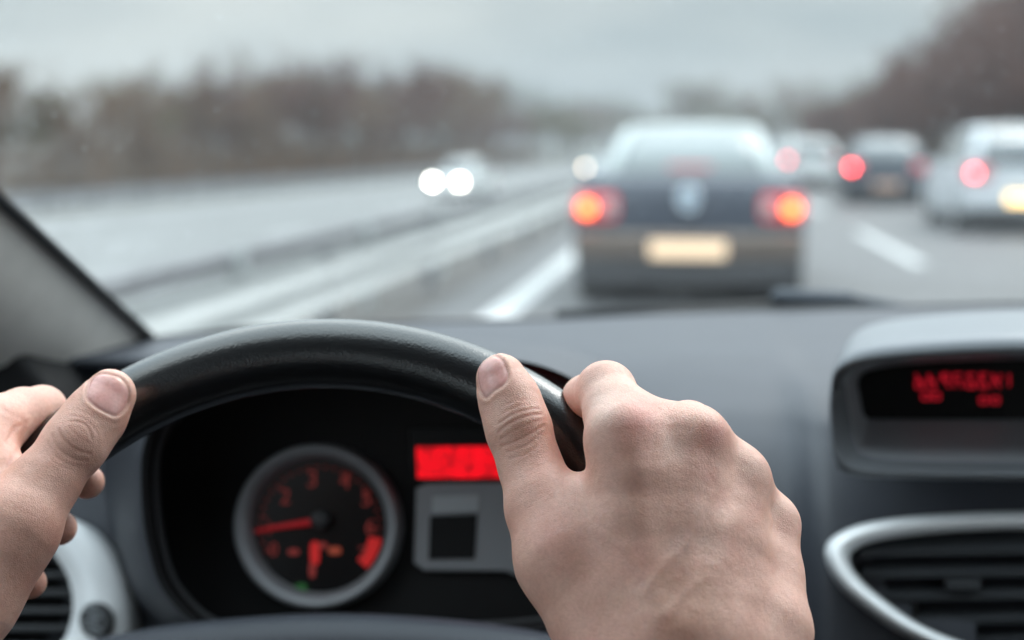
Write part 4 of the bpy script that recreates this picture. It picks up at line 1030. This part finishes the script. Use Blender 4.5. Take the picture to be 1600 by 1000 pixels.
# ------------------------------------------------------------------ vehicles
def paint(name, c, rough=.42): return mat(name, c, rough, coat=.25, coat_rough=.3, spec=.4)
M_tyre = mat("tyre rubber", (.015, .015, .016), .8); M_rim = mat("alloy rim", (.4, .41, .42), .35, metal=.7)
M_cglass = mat("car glass", (.06, .075, .085), .08, spec=1.0, coat=1)
M_cplast = mat("black bumper plastic", (.025, .025, .028), .6)
M_lred = mat("red lamp lens", (.42, .012, .02), .15, coat=.5, emit=(1, .03, .06), es=.3)
M_lclear = mat("clear lamp lens", (.55, .5, .5), .15, coat=1)
M_chrome = mat("chrome", (.75, .8, .85), .15, metal=1)
def lampmat(name, c, s): return mat(name, c, .4, emit=c, es=s)
def car(name, label, loc, rz, L_=4.2, W_=1.74, H_=1.42, boot=.55, body=None, cat="car", tail=None, head=None, plate=None, bumper=None, group=None, third=False, emblem=False, belt=.95, roofm=None, tz=.76, pz=.45, simple=False, hood_l=1.05, lamp_only=(1, 1), rear_z=None, lamp_r=.085, cabw=(.93, .23), rglass=None):
    t = empty(name, loc, rz=rz, label=label, cat=cat, group=group)
    hw = W_ / 2
    bz = rear_z or belt + .04
    prof = [(.14, .24), (.02, .34), (-.02, .50), (0.0, .60), (.03, bz - .12), (.09, bz), (boot, bz + .015), (L_ - hood_l - .1, belt), (L_ - .45, belt - .14), (L_ - .08, belt - .28), (L_, .55), (L_ - .02, .38), (L_ - .14, .22)]
    # lower body: the side profile swept across the car, drawn in and rounded at the flanks
    st = [(-1, .10), (-.985, .045), (-.93, .012), (-.8, 0), (-.4, -.012), (0, -.02), (.4, -.012), (.8, 0), (.93, .012), (.985, .045), (1, .10)]
    cyy = L_ / 2; czz = .55; bm = bmesh.new(); R_ = []
    for s, ins in st:
        r = []
        for (y, z) in prof:
            k = max(0, ins)
            yy = y + (cyy - y) * k * .55 + (.0 if ins >= 0 else ins * (1 if y < cyy else -1)); zz = z + (czz - z) * k * 1.0
            flank = 1 - .06 * max(0, (z - .7) / .4)
            r.append(bm.verts.new((s * hw * (flank if abs(s) > .5 else 1), yy, zz)))
        R_.append(r)
    n = len(prof)
    for a, b in zip(R_[:-1], R_[1:]):
        for i in range(n): bm.faces.new((a[i], b[i], b[(i+1)%n], a[(i+1)%n]))
    bm.faces.new(R_[0]); bm.faces.new(R_[-1][::-1])
    o = bmobj("body", bm, body, t); subsurf(o, 1)
    # cabin
    y0, y1 = boot - .12, L_ - hood_l - .05; r0, r1 = boot + .42, L_ - hood_l - .85
    cp = [(y0, bz - .08), (y0, bz), ((y0 + r0) / 2 - .03, (bz + H_) / 2 + .03), (r0, H_ - .035), ((r0 + r1) / 2, H_), (r1, H_ - .03), ((r1 + y1) / 2, (belt + H_) / 2 + .02), (y1, belt - .02), (y1, belt - .1)]
    def hwz(z): return hw * (cabw[0] - cabw[1] * max(0, (z - bz)) / (H_ - bz))
    bm = bmesh.new(); R_ = []
    for s, dr in ((-1, .05), (-.96, .018), (-.85, .005), (-.4, 0), (0, -.01), (.4, 0), (.85, .005), (.96, .018), (1, .05)):
        R_.append([bm.verts.new((s * hwz(z), y + (cyy - y) * dr * .6, z - dr * (z > bz + .02))) for y, z in cp])
    n = len(cp)
    for a, b in zip(R_[:-1], R_[1:]):
        for i in range(n): bm.faces.new((a[i], b[i], b[(i+1)%n], a[(i+1)%n]))
    bm.faces.new(R_[0]); bm.faces.new(R_[-1][::-1])
    o = bmobj("roof", bm, roofm or body, t); subsurf(o, 1)
    def pane(nm, i0, i1, s0, s1, out):
        A, B, C = Vector((0, *cp[i0])), Vector((0, *cp[i0+1])), Vector((0, *cp[i1]))
        vs = []
        for p, tt in ((A, .12), (B, .0), (C, -.12)):
            y, z = p.y, p.z
            if nm: 
                y2 = y; z2 = z
            for s in np.linspace(s0, s1, 9): vs.append(Vector((s * hwz(z2), y2 + (cyy - y2) * .0, z2)) + Vector((0, out[0] * (1 - .25 * s * s), out[1])))
        m_ = bmesh.new(); V_ = [m_.verts.new(v) for v in vs]
        for r_ in range(2):
            for c in range(8): m_.faces.new((V_[r_*9+c], V_[r_*9+c+1], V_[(r_+1)*9+c+1], V_[(r_+1)*9+c]))
        o = bmobj(nm, m_, (rglass if nm == 'rear_window' and rglass else M_cglass), t); sm = o.modifiers.new("s", 'SOLIDIFY'); sm.thickness = .012; return o
    pane("rear_window", 1, 3, -.80, .80, (-.045, -.012)); pane("front_window", 5, 7, -.84, .84, (.045, .0))
    for s in (-1, 1):
        for (ya, yb) in ((y0 + .32, (y0 + y1) / 2 - .05), ((y0 + y1) / 2 + .03, y1 - .30)):
            zlo, zhi = bz + .02, H_ - .11
            ins0 = .24 if ya < cyy * .6 else 0; ins1 = .52 if yb > cyy * 1.1 else 0
            q4 = [(ya, zlo), (yb, zlo), (yb - ins1, zhi), (ya + ins0, zhi)]
            vs = [(s * (hwz(z) + .012), y, z) for y, z in q4] + [(s * (hwz(z) - .03), y, z) for y, z in q4]
            m_ = bmesh.new(); V_ = [m_.verts.new(v) for v in vs]
            for f in ((0,1,2,3),(7,6,5,4),(0,4,5,1),(1,5,6,2),(2,6,7,3),(3,7,4,0)): m_.faces.new([V_[i] for i in f])
            o = bmobj("side_window", m_, M_cglass, t, False)
        m_ = bmesh.new(); add_box(m_, (s * hw - .02 if s > 0 else -hw - .16, y1 - .45, belt - .09), (s * hw + .16 if s > 0 else -hw + .02, y1 - .33, belt + .04)); o = bmobj("door_mirror", m_, body, t, False); bevel(o, .04, 3)
        for yw in (.78, L_ - .82):
            m_ = bmesh.new(); pr = [(-.11, .22), (-.10, .29), (-.06, .31), (.06, .31), (.10, .29), (.11, .22)]
            rr = [[m_.verts.new((s * (hw - .10) + a, yw + b * math.cos(2*math.pi*k/24), .31 + b * math.sin(2*math.pi*k/24))) for k in range(24)] for a, b in pr]
            for A, B in zip(rr[:-1], rr[1:]):
                for k in range(24): m_.faces.new((A[k], A[(k+1)%24], B[(k+1)%24], B[k]))
            m_.faces.new(rr[0]); m_.faces.new(rr[-1][::-1]); wo = bmobj("wheel", m_, M_tyre, t)
            m_ = bmesh.new(); xo = s * (hw + .004) 
            rr = [[m_.verts.new((xo + s * a, yw + b * math.cos(2*math.pi*k/20), .31 + b * math.sin(2*math.pi*k/20))) for k in range(20)] for a, b in ((.006, .215), (.016, .20), (.006, .16), (.012, .05), (.018, .002))]
            for A, B in zip(rr[:-1], rr[1:]):
                for k in range(20): m_.faces.new((A[k], A[(k+1)%20], B[(k+1)%20], B[k]))
            bmobj("wheel_rim", m_, M_rim, wo)
    bmp = bumper or M_cplast
    def rbox(nm, lo, hi, m_, b_=.03, par=None):
        bb = bmesh.new(); add_box(bb, lo, hi); o = bmobj(nm, bb, m_, par or t, False); bevel(o, b_, 3); return o
    rbox("rear_bumper", (-hw + .03, -.075, .36), (hw - .03, .18, .58), bmp, .06)
    rbox("rear_valance", (-hw + .06, -.055, .17), (hw - .06, .3, .38), M_cplast, .03)
    rbox("underbody_shade_box", (-hw + .10, .12, .10), (hw - .10, L_ - .15, .34), M_cplast, .02)  # box added to deepen the shadow beneath each car
    rbox("front_bumper", (-hw + .04, L_ - .15, .22), (hw - .04, L_ + .06, .50), body, .06)
    rbox("grille", (-.42, L_ + .03, .30), (.42, L_ + .075, .44), M_cplast, .01)
    rbox("number_plate", (-.29, -.098, pz - .065), (.29, -.076, pz + .065), plate or M_lclear, .004)
    rbox("number_plate", (-.26, L_ + .066, .30), (.26, L_ + .082, .41), M_lclear, .004)
    for si, s in enumerate((-1, 1)):
        x0, x1 = sorted((s * (hw - .36), s * (hw - .02)))
        lb = rbox("tail_light", (x0, -.045, tz - .10), (x1, .22, tz + .11), M_lred, .05)
        xi = s * (hw - .29); lb2 = rbox("reversing_lamp", (xi - .05, -.052, tz - .055), (xi + .05, .0, tz + .06), M_lclear, .02, lb)
        if tail and lamp_only[si]:
            xb = s * (hw - .125)
            bb = bmesh.new(); bmesh.ops.create_uvsphere(bb, u_segments=16, v_segments=10, radius=.06, matrix=Matrix.Translation((xb, -.052, tz)) @ Matrix.Diagonal((1, .35, 1, 1))); bmobj("lamp_bulb", bb, tail, lb)
        x0, x1 = sorted((s * (hw - .40), s * (hw - .05)))
        hb = rbox("headlight", (x0, L_ - .28, .58), (x1, L_ + .005, .73), M_lclear, .05)
        if head and lamp_only[si]:
            bb = bmesh.new(); bmesh.ops.create_uvsphere(bb, u_segments=16, v_segments=10, radius=lamp_r, matrix=Matrix.Translation((s * (hw - .2), L_ + .02, .65)) @ Matrix.Diagonal((1, .35, 1, 1))); bmobj("headlamp_bulb", bb, head, hb)
    if third: rbox("brake_light", (-.17, y0 + .02, bz + .05), (.17, y0 + .12, bz + .085), third, .008)
    if emblem:
        bb = bmesh.new(); add_tube(bb, [(.085 * math.cos(a*math.pi/12), -.04, bz - .17 + .085 * math.sin(a*math.pi/12)) for a in range(24)], .012, 8, closed=True); eo = bmobj("emblem", bb, M_chrome, t)
        bb = bmesh.new(); bmesh.ops.create_cone(bb, cap_ends=True, segments=28, radius1=.08, radius2=.08, depth=.02, matrix=Matrix.Translation((0, -.026, bz - .17)) @ Matrix.Rotation(math.pi/2, 4, 'X')); bmobj("emblem_disc", bb, mat("blue grey enamel", (.35, .48, .6), .3, metal=.5), eo)
        bb = bmesh.new()
        zc = bz - .17
        for pl_ in (((-.035, .065), (0, .008), (.035, .065)), ((-.068, .03), (-.035, -.06), (0, -.002), (.035, -.06), (.068, .03))):
            add_tube(bb, [(a, -.042, zc + b) for a, b in pl_], .008, 6)
        bmobj("emblem_letters", bb, M_chrome, eo)
    return t
p_slate = paint("dark blue grey paint", (.009, .018, .038)); p_silver = paint("silver white paint", (.50, .53, .56)); p_white = paint("white paint", (.66, .69, .69)); p_navy = paint("dark navy paint", (.03, .042, .06)); p_blue = paint("pale blue silver paint", (.58, .64, .67)); p_redc = paint("dull red paint", (.25, .05, .06))
T_or = lampmat("lit amber-red tail lamp", (1.0, .13, .03), 9); T_rd = lampmat("lit red tail lamp", (1.0, .06, .07), 26); T_pk = lampmat("lit pink-red tail lamp", (1.0, .12, .14), 14)
H_wh = lampmat("lit headlamp", (1.0, .96, .86), 60); H_ye = lampmat("lit warm headlamp", (1.0, .76, .56), 9)
P_lit = lampmat("glowing yellow number plate", (.95, .68, .45), .6); P_hot = lampmat("bright glowing yellow plate", (1.0, .66, .26), 3.6); P_dim = lampmat("dim glowing number plate", (.55, .36, .28), .25)  # plates emit light themselves, standing in for their plate lamps
B3 = lampmat("dim brake lamp", (.5, .05, .06), .35)
M_bum = mat("brown-reflection bumper", (.105, .072, .052), .35, coat=.4)  # brown reflection put into the bumper's base colour
def gx(px, y): return Q((px, 300, y)).x
car("car", "dark blue-grey saloon straight ahead in our lane with two glowing amber-red tail lamps", (gx(1076, 11.0), 11.0, 0), 0, L_=4.35, W_=1.80, H_=1.44, boot=.62, cabw=(.82, .18), rglass=mat('sky-reflection rear glass', (.24, .27, .275), .3, spec=.8), body=p_slate, tail=T_or, plate=P_lit, bumper=M_bum, third=B3, emblem=True, roofm=paint("sky-reflection roof paint", (.46, .50, .50), .6), belt=.96)  # roof and rear glass paled: sky reflection put into their colours
car("car", "silver-white hatchback cut by the right edge, with a brightly glowing yellow number plate", (gx(1606, 21), 21, 0), rad(0), L_=4.1, W_=1.75, H_=1.58, boot=.2, body=p_silver, tail=T_pk, plate=P_hot, bumper=p_silver, belt=.98, tz=.88, pz=.52)
car("car", "dark navy car with one bright red tail lamp, left of the silver hatchback", (gx(1385, 32), 32, 0), rad(-3), L_=4.2, W_=1.76, H_=1.5, boot=.3, body=p_navy, tail=T_rd, plate=P_dim, bumper=p_navy, belt=.98, tz=.83, lamp_only=(1, 0))
car("car", "white estate car between the car ahead and the dark navy car", (gx(1268, 46), 46, 0), rad(2), L_=4.5, W_=1.8, H_=1.58, boot=.15, body=p_white, tail=T_pk, bumper=p_white, belt=1.0, tz=.9, lamp_only=(1, 0))
car("car", "pale distant car showing above the right shoulder of the car ahead", (gx(1222, 62), 62, 0), 0, L_=4.2, W_=1.75, H_=1.5, boot=.2, body=p_blue, tail=T_rd, bumper=p_blue, belt=1.0, tz=.88, lamp_only=(0, 1))
# oncoming
car("car", "pale oncoming car with both headlamps blazing on the opposite carriageway", (gx(733, 60), 62.5, gz(-8)), rad(180 - 10), L_=4.1, W_=1.62, H_=1.6, boot=.3, body=p_white, head=H_wh, belt=.95, roofm=p_white)
car("car", "distant oncoming car with one warm headlamp showing just left of the car ahead", (gx(928, 108), 112, gz(-8)), rad(180), L_=4.1, W_=1.74, H_=1.45, boot=.3, body=p_blue, head=H_ye, belt=.95, lamp_only=(0, 1), lamp_r=.17)

# ------------------------------------------------------------------ damp air
def haze(density):
    bm = bmesh.new(); add_box(bm, (-160, -70, -2.5), (160, 460, 26))
    m = bpy.data.materials.new("damp air"); m.use_nodes = True; n = m.node_tree.nodes; l = m.node_tree.links
    n.remove(n['Principled BSDF']); v = n.new("ShaderNodeVolumePrincipled"); v.inputs['Color'].default_value = (.88, .93, .97, 1); v.inputs['Density'].default_value = density; v.inputs['Anisotropy'].default_value = .2
    l.new(v.outputs[0], n['Material Output'].inputs['Volume'])
    o = tag(bmobj("haze", bm, m, None, False), "thin damp haze over the motorway", kind="stuff")
haze(.0006)
